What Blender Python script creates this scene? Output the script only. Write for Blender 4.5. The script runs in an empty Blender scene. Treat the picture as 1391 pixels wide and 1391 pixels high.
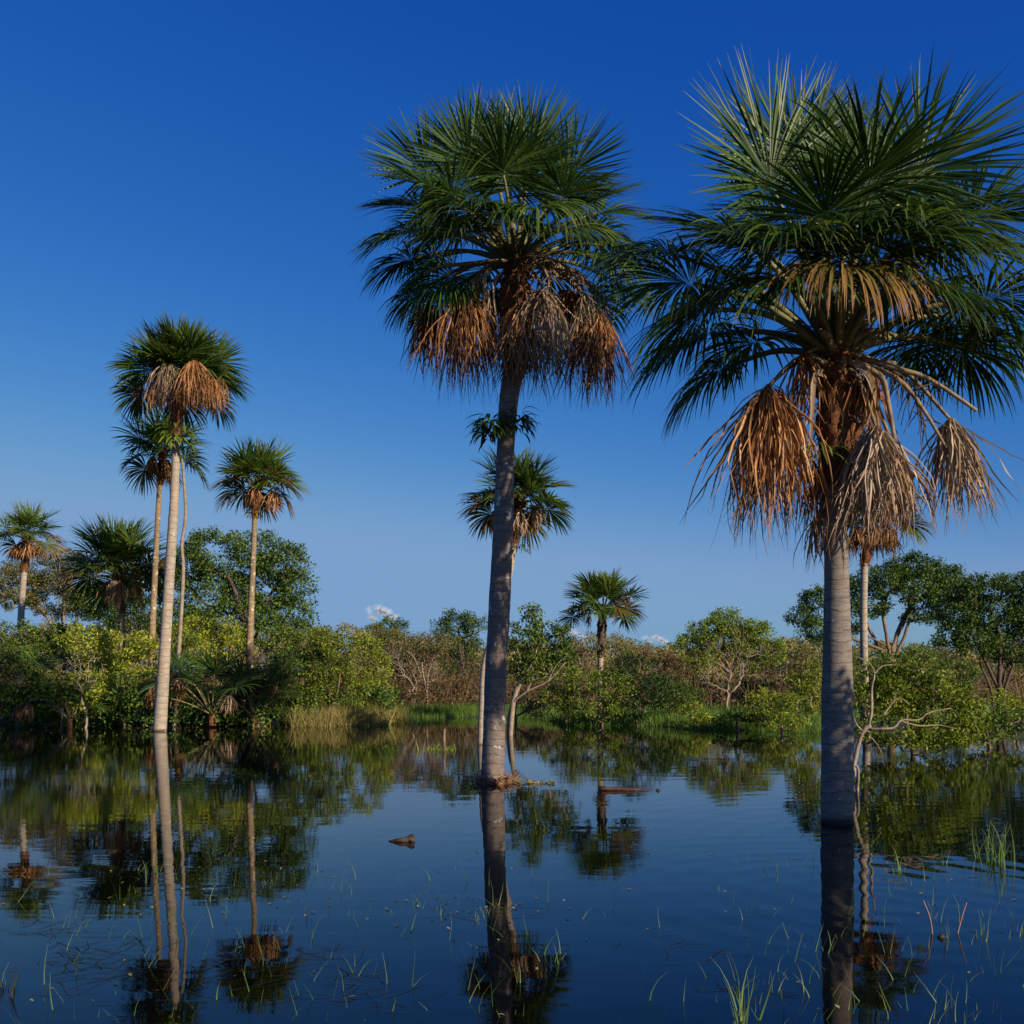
import bpy, math
import numpy as np
R = math.radians
rng = np.random.default_rng(7)
F = 1391.0; CX = 695.5; HOR = 912.0; CAMH = 2.0
scene = bpy.context.scene
COL = scene.collection
def P(px, py, d):
    return np.array([(px-CX)/F*d, d, CAMH+(HOR-py)/F*d])
def nrm(v):
    v = np.asarray(v, float)
    return v/(np.linalg.norm(v, axis=-1, keepdims=True)+1e-9)

# ------------------------------------------------------------------ mesh helpers
def make_mesh(name, V, Q, mats, uv=None, T=None, mi=None, smooth=False):
    """V (n,3), Q (m,4) quads, T (k,3) tris"""
    me = bpy.data.meshes.new(name)
    V = np.asarray(V, np.float32)
    nq = 0 if Q is None else len(Q); nt = 0 if T is None else len(T)
    me.vertices.add(len(V)); me.vertices.foreach_set('co', V.ravel())
    loops = []
    if nq: loops.append(np.asarray(Q, np.int32).ravel())
    if nt: loops.append(np.asarray(T, np.int32).ravel())
    L = np.concatenate(loops)
    me.loops.add(len(L)); me.loops.foreach_set('vertex_index', L)
    me.polygons.add(nq+nt)
    st = np.concatenate([np.arange(nq)*4, nq*4+np.arange(nt)*3]).astype(np.int32)
    me.polygons.foreach_set('loop_start', st)
    for m in (mats if isinstance(mats, (list, tuple)) else [mats]): me.materials.append(m)
    if mi is not None: me.polygons.foreach_set('material_index', np.asarray(mi, np.int32))
    if smooth: me.polygons.foreach_set('use_smooth', np.ones(nq+nt, bool))
    if uv is not None:
        l = me.uv_layers.new(name='UVMap')
        l.data.foreach_set('uv', np.asarray(uv, np.float32)[L].ravel())
    me.update(calc_edges=True)
    return me
def link(name, me, parent=None, loc=None):
    o = bpy.data.objects.new(name, me); COL.objects.link(o)
    if parent is not None: o.parent = parent
    if loc is not None: o.location = [float(a) for a in loc]
    return o
def tag(o, label=None, cat=None, group=None, kind=None):
    if label: o['label'] = label
    if cat: o['category'] = cat
    if group: o['group'] = group
    if kind: o['kind'] = kind
    return o
def thing(name, label, cat, loc, group=None):
    o = bpy.data.objects.new(name, None); COL.objects.link(o)
    o.empty_display_size = .3
    o.location = [float(a) for a in loc]
    return tag(o, label, cat, group)

class MB:
    def __init__(s): s.V=[]; s.Q=[]; s.UV=[]; s.n=0
    def add(s, V, Q, UV=None):
        V = np.asarray(V, float); s.V.append(V); s.Q.append(np.asarray(Q, int)+s.n)
        s.UV.append(np.zeros((len(V),2)) if UV is None else UV); s.n += len(V)
    def tube(s, pts, rad, k=8, cap=True, rough=0.0):
        pts = np.asarray(pts, float); rad = np.broadcast_to(np.asarray(rad, float), (len(pts),)).copy()
        if cap:
            pts = np.vstack([pts[:1], pts, pts[-1:]]); rad = np.concatenate([[rad[0]*.02], rad, [rad[-1]*.02]])
        n = len(pts)
        t = np.gradient(pts, axis=0)
        if cap: t[0]=t[1]=pts[2]-pts[1]; t[-1]=t[-2]=pts[-2]-pts[-3]
        t = nrm(t)
        up = np.array([0.31,0.9,0.17]) if abs(t[:,2]).mean()>.5 else np.array([0.1,0.12,1.])
        a = nrm(np.cross(t, up)); b = nrm(np.cross(t, a))
        th = np.arange(k)/k*2*np.pi
        rr = rad[:,None]*(1+rough*rng.standard_normal((n,k))) if rough else rad[:,None]*np.ones((1,k))
        V = pts[:,None]+rr[...,None]*(np.cos(th)[None,:,None]*a[:,None]+np.sin(th)[None,:,None]*b[:,None])
        i,j = np.meshgrid(np.arange(n-1), np.arange(k), indexing='ij'); j2=(j+1)%k
        Q = np.stack([i*k+j, i*k+j2, (i+1)*k+j2, (i+1)*k+j], -1).reshape(-1,4)
        uv = np.zeros((n,k,2)); uv[...,0]=(np.arange(n)/(n-1))[:,None]; uv[...,1]=(np.arange(k)/k)[None]
        s.add(V.reshape(-1,3), Q, uv.reshape(-1,2))
    def strips(s, C, W, N, width, fold=.3):
        """C (m,K,3) centre lines, W (m,K,3) side dirs, N (m,K,3) normals, width (m,K)"""
        m,K,_ = C.shape
        w = width[...,None]*.5
        A = C-W*w+N*w*fold; B = C; D = C+W*w+N*w*fold
        V = np.stack([A,B,D],2).reshape(-1,3)
        base = (np.arange(m)*K*3)[:,None]+(np.arange(K-1)*3)[None]
        q1 = np.stack([base,base+1,base+4,base+3],-1); q2 = np.stack([base+1,base+2,base+5,base+4],-1)
        Q = np.concatenate([q1.reshape(-1,4), q2.reshape(-1,4)])
        uv = np.zeros((m,K,3,2)); uv[...,0]=np.linspace(0,1,K)[None,:,None]; uv[...,1]=np.array([0,.5,1])[None,None]
        s.add(V, Q, uv.reshape(-1,2))
    def ribbons(s, C, W, width):
        m,K,_ = C.shape; w=width[...,None]*.5
        V = np.stack([C-W*w, C+W*w],2).reshape(-1,3)
        base=(np.arange(m)*K*2)[:,None]+(np.arange(K-1)*2)[None]
        Q=np.stack([base,base+1,base+3,base+2],-1).reshape(-1,4)
        uv = np.zeros((m,K,2,2)); uv[...,0]=np.linspace(0,1,K)[None,:,None]; uv[...,1]=np.array([0,1])[None,None]
        s.add(V,Q,uv.reshape(-1,2))
    def build(s, name, mat, parent=None, loc=None, smooth=False, origin=None):
        V=np.concatenate(s.V)
        if origin is not None: V=V-np.asarray(origin)
        return link(name, make_mesh(name, V, np.concatenate(s.Q), mat, uv=np.concatenate(s.UV), smooth=smooth), parent, loc)

# ------------------------------------------------------------------ materials
def newmat(name):
    m = bpy.data.materials.new(name); m.use_nodes=True
    nt=m.node_tree; nt.nodes.clear()
    return m, nt, nt.nodes, nt.links
def ramp(n, stops):
    r=n.new('ShaderNodeValToRGB'); e=r.color_ramp.elements
    while len(e)<len(stops): e.new(.5)
    for k,(p,c) in enumerate(stops): e[k].position=p; e[k].color=(*c,1)
    return r
def mixc(n,l,fac,a,b,mode='MIX'):
    m=n.new('ShaderNodeMix'); m.data_type='RGBA'; m.blend_type=mode
    for sock,v in ((0,fac),(6,a),(7,b)):
        if isinstance(v,(int,float)): m.inputs[sock].default_value=v
        elif isinstance(v,tuple): m.inputs[sock].default_value=(*v,1)
        else: l.new(v,m.inputs[sock])
    return m.outputs[2]
def noise(n,l,scale,detail=4,vec=None,rough=.6):
    t=n.new('ShaderNodeTexNoise'); t.inputs['Scale'].default_value=scale; t.inputs['Detail'].default_value=detail
    t.inputs['Roughness'].default_value=rough
    if vec is not None: l.new(vec,t.inputs['Vector'])
    return t.outputs['Fac']
def maprange(n,l,v,a,b,c=0,d=1):
    m=n.new('ShaderNodeMapRange'); m.inputs[1].default_value=a; m.inputs[2].default_value=b
    m.inputs[3].default_value=c; m.inputs[4].default_value=d; l.new(v,m.inputs[0]); return m.outputs[0]
def leafmat(name, stops_, rough=.5, trans=.3, tip=None, spec=.3, clump=.6):
    """colour varies leaf by leaf and in patches; light also comes through the blade"""
    kf=1.28 if name in ('leaf_dark','leaf_mid','leaf_bright','leaf_olive') else 1.0
    stops=[(p_,tuple(min(.7,x*kf) for x in c_)) for p_,c_ in stops_]
    m,nt,n,l=newmat(name)
    g=n.new('ShaderNodeNewGeometry'); tc=n.new('ShaderNodeTexCoord'); oi=n.new('ShaderNodeObjectInfo')
    nz=noise(n,l,clump,2,tc.outputs['Object'])
    ad=n.new('ShaderNodeMath'); ad.operation='MULTIPLY_ADD'; l.new(nz,ad.inputs[0]); ad.inputs[1].default_value=.9
    sc=n.new('ShaderNodeMath'); sc.operation='MULTIPLY_ADD'; l.new(g.outputs['Random Per Island'],sc.inputs[0]); sc.inputs[1].default_value=.7; sc.inputs[2].default_value=-.45
    l.new(sc.outputs[0],ad.inputs[2])
    o2=n.new('ShaderNodeMath'); o2.operation='MULTIPLY_ADD'; l.new(oi.outputs['Random'],o2.inputs[0]); o2.inputs[1].default_value=.35; l.new(ad.outputs[0],o2.inputs[2])
    r=ramp(n,stops); l.new(o2.outputs[0],r.inputs[0])
    col=r.outputs[0]
    if tip is not None:
        uv=n.new('ShaderNodeUVMap'); sp=n.new('ShaderNodeSeparateXYZ'); l.new(uv.outputs[0],sp.inputs[0])
        mr=maprange(n,l,sp.outputs[0],tip[1],1.02,0,tip[2])
        col=mixc(n,l,mr,col,tip[0])
    p=n.new('ShaderNodeBsdfPrincipled'); l.new(col,p.inputs['Base Color'])
    p.inputs['Roughness'].default_value=rough; p.inputs['Specular IOR Level'].default_value=spec
    t=n.new('ShaderNodeBsdfTranslucent'); tcx=mixc(n,l,.5,col,(1.0,1.0,.35),'MULTIPLY'); l.new(tcx,t.inputs[0])
    mx=n.new('ShaderNodeMixShader'); mx.inputs[0].default_value=trans
    l.new(p.outputs[0],mx.inputs[1]); l.new(t.outputs[0],mx.inputs[2])
    o=n.new('ShaderNodeOutputMaterial'); l.new(mx.outputs[0],o.inputs[0])
    return m
def barkmat(name, c1, c2, scale=6, rough=.85, bump=.5, spots=None, rings=None):
    m,nt,n,l=newmat(name)
    tc=n.new('ShaderNodeTexCoord'); V=tc.outputs['Object']
    a=noise(n,l,scale,6,V,.7); r=ramp(n,[(.3,c1),(.7,c2)]); l.new(a,r.inputs[0]); col=r.outputs[0]
    h=a
    if rings:
        sx=n.new('ShaderNodeSeparateXYZ'); l.new(V,sx.inputs[0])
        nn=noise(n,l,2.2,3,V)
        ma=n.new('ShaderNodeMath'); ma.operation='MULTIPLY_ADD'; l.new(nn,ma.inputs[0]); ma.inputs[1].default_value=rings*.28; 
        mz=n.new('ShaderNodeMath'); mz.operation='MULTIPLY'; l.new(sx.outputs[2],mz.inputs[0]); mz.inputs[1].default_value=rings
        l.new(mz.outputs[0],ma.inputs[2])
        fr=n.new('ShaderNodeMath'); fr.operation='FRACT'; l.new(ma.outputs[0],fr.inputs[0])
        ring=maprange(n,l,fr.outputs[0],.0,.16,1,0)
        gate=maprange(n,l,noise(n,l,5,3,V),.35,.6,.12,.8)
        mg=n.new('ShaderNodeMath'); mg.operation='MULTIPLY'; l.new(ring,mg.inputs[0]); l.new(gate,mg.inputs[1])
        col=mixc(n,l,mg.outputs[0],col,tuple(x*.22 for x in c1))
        # fine cross streaks
        mp=n.new('ShaderNodeMapping'); mp.inputs['Scale'].default_value=(3,3,38); l.new(V,mp.inputs[0])
        fs=noise(n,l,1.5,5,mp.outputs[0],.75)
        col=mixc(n,l,maprange(n,l,fs,.35,.7,0,.55),col,tuple(x*.5 for x in c1))
        # long pale and brown stains
        st=noise(n,l,1.1,3,V); col=mixc(n,l,maprange(n,l,st,.45,.7,0,.4),col,(c2[0]*.95,c2[1]*.72,c2[2]*.52))
        wl=n.new('ShaderNodeMath'); wl.operation='MULTIPLY_ADD'; l.new(nn,wl.inputs[0]); wl.inputs[1].default_value=-.10; l.new(sx.outputs[2],wl.inputs[2])
        col=mixc(n,l,maprange(n,l,wl.outputs[0],-.01,.06,.85,0),col,(.018,.014,.010))
        big=noise(n,l,.8,5,mp.outputs[0],.7); col=mixc(n,l,maprange(n,l,big,.4,.75,0,.5),col,tuple(x*.45 for x in c1))
        hh=n.new('ShaderNodeMath'); hh.operation='MULTIPLY_ADD'; l.new(ring,hh.inputs[0]); hh.inputs[1].default_value=-.6; l.new(fs,hh.inputs[2]); h=hh.outputs[0]
    if spots:
        b=noise(n,l,spots[1],5,V,.65); col=mixc(n,l,maprange(n,l,b,spots[2],spots[2]+.05),col,spots[0])
    p=n.new('ShaderNodeBsdfPrincipled'); l.new(col,p.inputs['Base Color']); p.inputs['Roughness'].default_value=rough
    p.inputs['Specular IOR Level'].default_value=.25
    bp=n.new('ShaderNodeBump'); bp.inputs['Strength'].default_value=bump; bp.inputs['Distance'].default_value=.03
    l.new(h,bp.inputs['Height']); l.new(bp.outputs[0],p.inputs['Normal'])
    o=n.new('ShaderNodeOutputMaterial'); l.new(p.outputs[0],o.inputs[0])
    return m

M={}
M['palm']=leafmat('palm_leaf',[(.1,(.014,.040,.009)),(.45,(.034,.080,.014)),(.8,(.075,.135,.020)),(1,(.125,.175,.028))],.40,.32,((.17,.15,.06),.78,.4),.33)
M['palm_l']=leafmat('palm_leaf_brightened',[(.1,(.022,.055,.010)),(.45,(.06,.12,.018)),(.8,(.14,.20,.028)),(1,(.25,.28,.04))],.42,.35,((.28,.22,.06),.7,.6),.33)  # same palm leaf, brightness put into the colour where small crowns shade themselves
M['palm_y']=leafmat('palm_leaf_yellowing',[(.1,(.035,.06,.012)),(.5,(.10,.12,.02)),(.9,(.26,.17,.04))],.4,.3,((.36,.16,.06),.35,.9),.4)
M['dead']=leafmat('dead_leaf_orange',[(.1,(.14,.06,.028)),(.45,(.37,.165,.06)),(.8,(.58,.30,.13)),(1,(.72,.46,.27))],.7,.22,((.10,.05,.03),.6,.5),.2,2.0)
M['dead_g']=leafmat('dead_leaf_grey',[(.1,(.20,.14,.09)),(.5,(.36,.25,.16)),(.9,(.56,.43,.31))],.65,.15,((.22,.10,.05),.55,.7),.25,2.0)
M['pet']=barkmat('petiole_green',(.10,.11,.035),(.24,.21,.09),9,.45,.15)
M['pet_d']=barkmat('petiole_dry',(.13,.085,.045),(.34,.25,.16),7,.7,.2)
M['trunk']=barkmat('palm_trunk_grey',(.17,.15,.135),(.34,.295,.26),9,.8,.55,((.60,.57,.52),6.0,.665),rings=7.5)
M['trunk_b']=barkmat('palm_trunk_blotched',(.17,.135,.115),(.36,.29,.25),7,.8,.6,((.60,.56,.49),5.0,.60),rings=6.5)
M['trunk_p']=barkmat('palm_trunk_pale',(.34,.27,.20),(.60,.51,.41),5,.8,.4,((.72,.68,.6),6.0,.64),rings=4.5)
M['trunk_o']=barkmat('palm_trunk_ochre',(.20,.13,.07),(.50,.38,.22),5,.8,.4,((.7,.64,.5),4.0,.58),rings=4.5)
M['fibre']=barkmat('palm_fibre',(.045,.022,.013),(.30,.12,.045),16,.9,1.0)
M['bark_d']=barkmat('bark_dark',(.05,.035,.025),(.15,.11,.08),8)
M['bark_b']=barkmat('bark_brown',(.12,.08,.05),(.30,.21,.14),8)
M['bark_p']=barkmat('bark_pale',(.17,.125,.085),(.42,.33,.24),8)
M['root']=barkmat('base_roots',(.16,.07,.035),(.36,.19,.10),18,.9,1.0)
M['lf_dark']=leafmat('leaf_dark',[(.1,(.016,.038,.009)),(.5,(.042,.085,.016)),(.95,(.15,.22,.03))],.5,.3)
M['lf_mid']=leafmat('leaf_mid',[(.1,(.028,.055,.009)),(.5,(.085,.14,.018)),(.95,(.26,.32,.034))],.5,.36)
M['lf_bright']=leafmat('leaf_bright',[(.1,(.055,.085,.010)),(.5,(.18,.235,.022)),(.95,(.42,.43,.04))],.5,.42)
M['lf_olive']=leafmat('leaf_olive',[(.1,(.06,.06,.018)),(.5,(.14,.13,.035)),(.95,(.25,.21,.06))],.55,.25)
M['lf_dry']=leafmat('leaf_dry',[(.05,(.035,.045,.012)),(.35,(.075,.06,.02)),(.6,(.15,.085,.038)),(.95,(.27,.165,.08))],.7,.2)
M['grass']=leafmat('grass_green',[(.1,(.05,.11,.012)),(.5,(.11,.21,.022)),(.95,(.20,.30,.04))],.5,.4)
M['straw']=leafmat('grass_straw',[(.1,(.14,.13,.03)),(.5,(.36,.30,.09)),(.95,(.58,.47,.20))],.6,.3)
M['reed']=leafmat('reed_green',[(.1,(.06,.13,.025)),(.5,(.14,.24,.05)),(.95,(.30,.38,.12))],.45,.4,((.45,.40,.2),.7,.6))
M['lily']=leafmat('reed_yellow',[(.1,(.12,.19,.03)),(.5,(.28,.36,.06)),(.95,(.48,.50,.12))],.45,.4)
M['reed_dk']=leafmat('reed_dark',[(.1,(.012,.014,.006)),(.5,(.03,.03,.012)),(.95,(.08,.07,.03))],.6,.2)
M['stick']=barkmat('stick_pink',(.22,.11,.08),(.40,.24,.18),12,.6,.2)
M['wood']=barkmat('wet_wood',(.02,.014,.010),(.09,.06,.045),9,.55,.7)
M['wood_r']=barkmat('reddish_wood',(.03,.016,.012),(.12,.06,.04),9,.6,.6)  # own dark red-brown of the floating log
M['lichen']=barkmat('lichen_white',(.4,.4,.36),(.7,.69,.63),20,.9,.3)

# ground
m,nt,n,l=newmat('marsh_ground'); tc=n.new('ShaderNodeTexCoord')
r=ramp(n,[(.3,(.03,.03,.012)),(.55,(.045,.05,.015)),(.75,(.08,.07,.03))]); l.new(noise(n,l,.35,8,tc.outputs['Object'],.7),r.inputs[0])
p=n.new('ShaderNodeBsdfPrincipled'); l.new(r.outputs[0],p.inputs['Base Color']); p.inputs['Roughness'].default_value=.95
o=n.new('ShaderNodeOutputMaterial'); l.new(p.outputs[0],o.inputs[0]); M['ground']=m
# water: dark, tannin-stained, nearly still
m,nt,n,l=newmat('pond_water'); tc=n.new('ShaderNodeTexCoord'); V=tc.outputs['Object']
p=n.new('ShaderNodeBsdfPrincipled'); p.inputs['Base Color'].default_value=(.0018,.0022,.0016,1)
p.inputs['Roughness'].default_value=.015; p.inputs['IOR'].default_value=1.31; p.inputs['Specular IOR Level'].default_value=.5
mp=n.new('ShaderNodeMapping'); mp.inputs['Scale'].default_value=(.55,1.9,1); mp.inputs['Rotation'].default_value=(0,0,R(6)); l.new(V,mp.inputs[0])
n1=noise(n,l,1.15,2,mp.outputs[0],.45)
mp2=n.new('ShaderNodeMapping'); mp2.inputs['Scale'].default_value=(1.0,2.6,1); l.new(V,mp2.inputs[0])
n2=noise(n,l,5.5,3,mp2.outputs[0],.55)
gate=maprange(n,l,noise(n,l,.16,2,V),.45,.62,.15,1.0)
mg=n.new('ShaderNodeMath'); mg.operation='MULTIPLY'; l.new(n2,mg.inputs[0]); l.new(gate,mg.inputs[1])
def ringwave(cx,cy,freq,amp,decay):
    sb=n.new('ShaderNodeVectorMath'); sb.operation='DISTANCE'; l.new(V,sb.inputs[0]); sb.inputs[1].default_value=(cx,cy,0)
    a=n.new('ShaderNodeMath'); a.operation='MULTIPLY'; l.new(sb.outputs['Value'],a.inputs[0]); a.inputs[1].default_value=freq
    s=n.new('ShaderNodeMath'); s.operation='SINE'; l.new(a.outputs[0],s.inputs[0])
    d=n.new('ShaderNodeMath'); d.operation='DIVIDE'; l.new(sb.outputs['Value'],d.inputs[0]); d.inputs[1].default_value=-decay
    e=n.new('ShaderNodeMath'); e.operation='EXPONENT'; l.new(d.outputs[0],e.inputs[0])
    mm=n.new('ShaderNodeMath'); mm.operation='MULTIPLY'; l.new(s.outputs[0],mm.inputs[0]); l.new(e.outputs[0],mm.inputs[1])
    m3=n.new('ShaderNodeMath'); m3.operation='MULTIPLY'; l.new(mm.outputs[0],m3.inputs[0]); m3.inputs[1].default_value=amp
    return m3.outputs[0]
tot=mg.outputs[0]
ma=n.new('ShaderNodeMath'); ma.operation='MULTIPLY_ADD'; l.new(tot,ma.inputs[0]); ma.inputs[1].default_value=.0005; 
mb=n.new('ShaderNodeMath'); mb.operation='MULTIPLY'; l.new(n1,mb.inputs[0]); mb.inputs[1].default_value=.0022; l.new(mb.outputs[0],ma.inputs[2])
acc=ma.outputs[0]
for args in ((6.2,11.0,15.0,.0009,3.4),(3.2,9.0,17.0,.0004,2.4)):
    ad=n.new('ShaderNodeMath'); ad.operation='ADD'; l.new(acc,ad.inputs[0]); l.new(ringwave(*args),ad.inputs[1]); acc=ad.outputs[0]
bp=n.new('ShaderNodeBump'); bp.inputs['Strength'].default_value=1; bp.inputs['Distance'].default_value=1.0
l.new(acc,bp.inputs['Height']); l.new(bp.outputs[0],p.inputs['Normal'])
o=n.new('ShaderNodeOutputMaterial'); l.new(p.outputs[0],o.inputs[0]); M['water']=m

# ------------------------------------------------------------------ ground and water
SH=np.array([[-3.2,3.5],[-1.2,16],[-.9,26],[-.6,36],[-.5,38.0],[-.3,38.2],[-.12,40],[-.11,44],[-.03,46],[.02,44],[.06,38.5],[.15,38],[.17,36],[.3,34],[.40,31],[.52,30],[.7,22],[1.0,15],[1.6,9],[3.2,3.5]])
def shore(px_u): return np.interp(px_u, SH[:,0], SH[:,1])
def ground_z(x,y):
    x=np.asarray(x,float); y=np.asarray(y,float)
    u=np.where(y>.5, x/np.maximum(y,.5), 99*np.sign(x+1e-6)); u=np.clip(u,-3.2,3.2)
    s=shore(u)+.5*np.sin(u*31)+.35*np.sin(u*77+1)
    dist=np.where(y>.5, y-s, 3.0-y-2.5)
    t=np.clip((dist+2.5)/3.2,0,1); t=t*t*(3-2*t)
    z=-.75+.87*t+np.clip(dist,0,60)*.004
    return z+.04*np.sin(x*1.7+y*.6)*np.sin(y*1.3-x*.4)*t
na,nr=361,150
th=np.linspace(0,2*np.pi,na); rr=np.concatenate([[0.0],np.geomspace(1.,3000,nr-1)])
rr=np.concatenate([np.linspace(0,70,110)[:-1],np.geomspace(70,3000,40)]); nr=len(rr)
TX=rr[:,None]*np.sin(th)[None]; TY=rr[:,None]*np.cos(th)[None]
TZ=ground_z(TX,TY)
i,j=np.meshgrid(np.arange(nr-1),np.arange(na-1),indexing='ij')
Q=np.stack([i*na+j,(i+1)*na+j,(i+1)*na+j+1,i*na+j+1],-1).reshape(-1,4)
g=link('ground',make_mesh('ground',np.stack([TX,TY,TZ],-1).reshape(-1,3),Q,M['ground'],smooth=True)); g['kind']='structure'
k=96; a=np.arange(k)/k*2*np.pi
V=np.concatenate([[[0,20,0]],np.stack([90*np.cos(a),20+90*np.sin(a),0*a],-1)])
T=np.array([[0,1+q,1+(q+1)%k] for q in range(k)])
w=link('water',make_mesh('water',V,None,M['water'],T=T)); w['kind']='structure'

# ------------------------------------------------------------------ palms
G=np.array([0,0,-1.0])
def smooth_path(pts, n):
    pts=np.asarray(pts,float); k=len(pts)
    t=np.linspace(0,k-1,n); out=[]
    for x in t:
        i=min(int(x),k-2); f=x-i
        p0=pts[max(i-1,0)]; p1=pts[i]; p2=pts[i+1]; p3=pts[min(i+2,k-1)]
        out.append(.5*((2*p1)+(-p0+p2)*f+(2*p0-5*p1+4*p2-p3)*f*f+(-p0+3*p1-3*p2+p3)*f**3))
    return np.array(out)
def blade(hub, a, n0, Rb, nseg, droop, spread, cup, wmax, K=7, mess=.05, folded=0.0):
    """fan of narrow pleated segments from a hub: a = leaf axis, n0 = upper side"""
    a=nrm(a); n0=nrm(n0-a*np.dot(a,n0)); b=np.cross(n0,a)
    phi=np.linspace(-spread,spread,nseg)+rng.normal(0,.02,nseg)
    L=Rb*(1-.28*(np.abs(phi)/np.pi)**1.5)*rng.uniform(.86,1.06,nseg)
    fold=np.abs(np.sin(phi))*cup
    # hub offset along the costa so central segments start further out
    st=hub+a[None]*(.16*Rb*np.cos(phi/2)[:,None]-.08*Rb)
    d=np.cos(phi)[:,None]*a+np.sin(phi)[:,None]*b+fold[:,None]*n0
    d=nrm(d+rng.normal(0,mess,(nseg,3)))
    pos=st.copy(); C=[pos.copy()]; D=[d.copy()]
    dr=droop*rng.uniform(.75,1.3,nseg)
    for k in range(1,K):
        t=k/(K-1)
        d=nrm(d+G*(dr*(t**1.3)*1.9/(K-1))[:,None]+rng.normal(0,mess*.5,(nseg,3)))
        pos=pos+d*(L/(K-1))[:,None]; C.append(pos.copy()); D.append(d.copy())
    C=np.stack(C,1); D=np.stack(D,1)
    N=n0[None,None]*np.ones_like(C)+rng.normal(0,.28,(nseg,1,3)); N=nrm(N-D*(N*D).sum(-1,keepdims=True)); W=np.cross(D,N)
    t=np.linspace(0,1,K)[None]*np.ones((nseg,1)); r=t*L[:,None]
    wid=np.minimum((r+.02*Rb)*(2*spread/nseg)*1.4, wmax)*np.clip((1-t)/.45,0,1)**.75
    wid=np.maximum(wid,wmax*.06)*rng.uniform(.8,1.15,(nseg,1))
    return C,W,N,wid
def live_frond(parent, org, base, th, az, pl, Rb, droop, nseg=64, mat='palm', arch=.35, tilt=.35, wmax=.038, sc=1.0, spread=2.45, cup=.32, mess=.05):
    az_v=np.array([math.cos(az),math.sin(az),0.]); 
    d=math.sin(th)*az_v+math.cos(th)*np.array([0,0,1.])
    n=9; p=base+az_v*.05*sc; pts=[p]; 
    for k in range(n-1):
        thk=th+arch*(k/(n-2))**1.5
        d=math.sin(thk)*az_v+math.cos(thk)*np.array([0,0,1.]); p=p+d*pl/(n-1); pts.append(p)
    pts=np.array(pts)
    the=th+arch+tilt
    ax=math.sin(the)*az_v+math.cos(the)*np.array([0,0,1.]); n0=-math.cos(the)*az_v+math.sin(the)*np.array([0,0,1.])
    side=np.cross(n0,ax); n0=nrm(n0+side*rng.normal(0,.5))
    mb=MB(); C,W,N,wid=blade(pts[-1],ax,n0,Rb,nseg,droop,spread,cup,wmax,mess=mess); mb.strips(C,W,N,wid)
    f=mb.build('frond',M[mat],parent,origin=org)
    mp=MB(); mp.tube(pts,np.linspace(.045,.018,n)*sc,6); mp.build('petiole',M['pet' if mat!='palm_y' else 'pet_d'],f,origin=org)
    return f
def dead_frond(parent, org, base, hub, L, bulge, mat='dead', nseg=60, width=.024, sc=1., fall=(0,0), K=9, sag=None):
    base=np.asarray(base,float); hub=np.asarray(hub,float)
    mid=(base+hub)/2+np.array([0,0,.22*np.linalg.norm(hub-base)+.05]) if sag is None else np.asarray(sag)
    pts=smooth_path([base,mid,hub],9)
    az=rng.uniform(0,2*np.pi,nseg); e=rng.uniform(.1,1.0,nseg)
    out=np.stack([np.cos(az),np.sin(az),np.zeros(nseg)],-1)
    d=nrm(out*(e*bulge*1.7)[:,None]+G*.28+np.array([fall[0],fall[1],0])*.5)
    Ls=L*np.where(rng.random(nseg)<.25,rng.uniform(.3,.7,nseg),rng.uniform(.7,1.08,nseg)); lean=rng.normal(0,.10,3)*np.array([1,1,0]); pos=hub+rng.normal(0,.012*sc,(nseg,3)); C=[pos]; D=[d]
    curl=rng.normal(0,.22,(nseg,3))+lean
    for k in range(1,K):
        d=nrm(d*.66+G*.42+curl*.35+rng.normal(0,.13,(nseg,3))); pos=pos+d*(Ls/(K-1))[:,None]; C.append(pos); D.append(d)
    C=np.stack(C,1); D=np.stack(D,1)
    N=nrm(rng.normal(0,1,(nseg,1,3))+rng.normal(0,.25,(nseg,K,3))); N=nrm(N-D*(N*D).sum(-1,keepdims=True)); W=np.cross(D,N)
    t=np.linspace(0,1,K)[None]
    wid=width*rng.uniform(.6,1.3,(nseg,1))*np.clip(t*8+.25,0,1)*np.clip((1-t)/.3,.12,1)
    mb=MB(); mb.strips(C,W,N,wid,fold=.9)
    f=mb.build('dead_frond',M[mat],parent,origin=org)
    mp=MB(); mp.tube(pts,np.linspace(.038,.016,9)*sc,6); mp.build('petiole',M['pet_d'],f,origin=org)
    return f
def trunk(parent, org, ctl, d, mat, name='trunk', rings=None, k=28, dlean=0.):
    """ctl: (px,py,half width px)"""
    pts=np.array([P(x,y,d) for x,y,_ in ctl]); pts[:,1]+=np.linspace(0,dlean,len(pts))
    L=np.abs(pts[-1,2]-pts[0,2]); n=max(20,int(L*9))
    full=smooth_path(np.hstack([pts,np.array([[w*d/F] for *_,w in ctl])]),n)
    rad=full[:,3]*(1+.012*rng.standard_normal(n))
    mb=MB(); mb.tube(full[:,:3],rad,k,rough=.006); return mb.build(name,M[mat],parent,smooth=True,origin=org)
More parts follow.
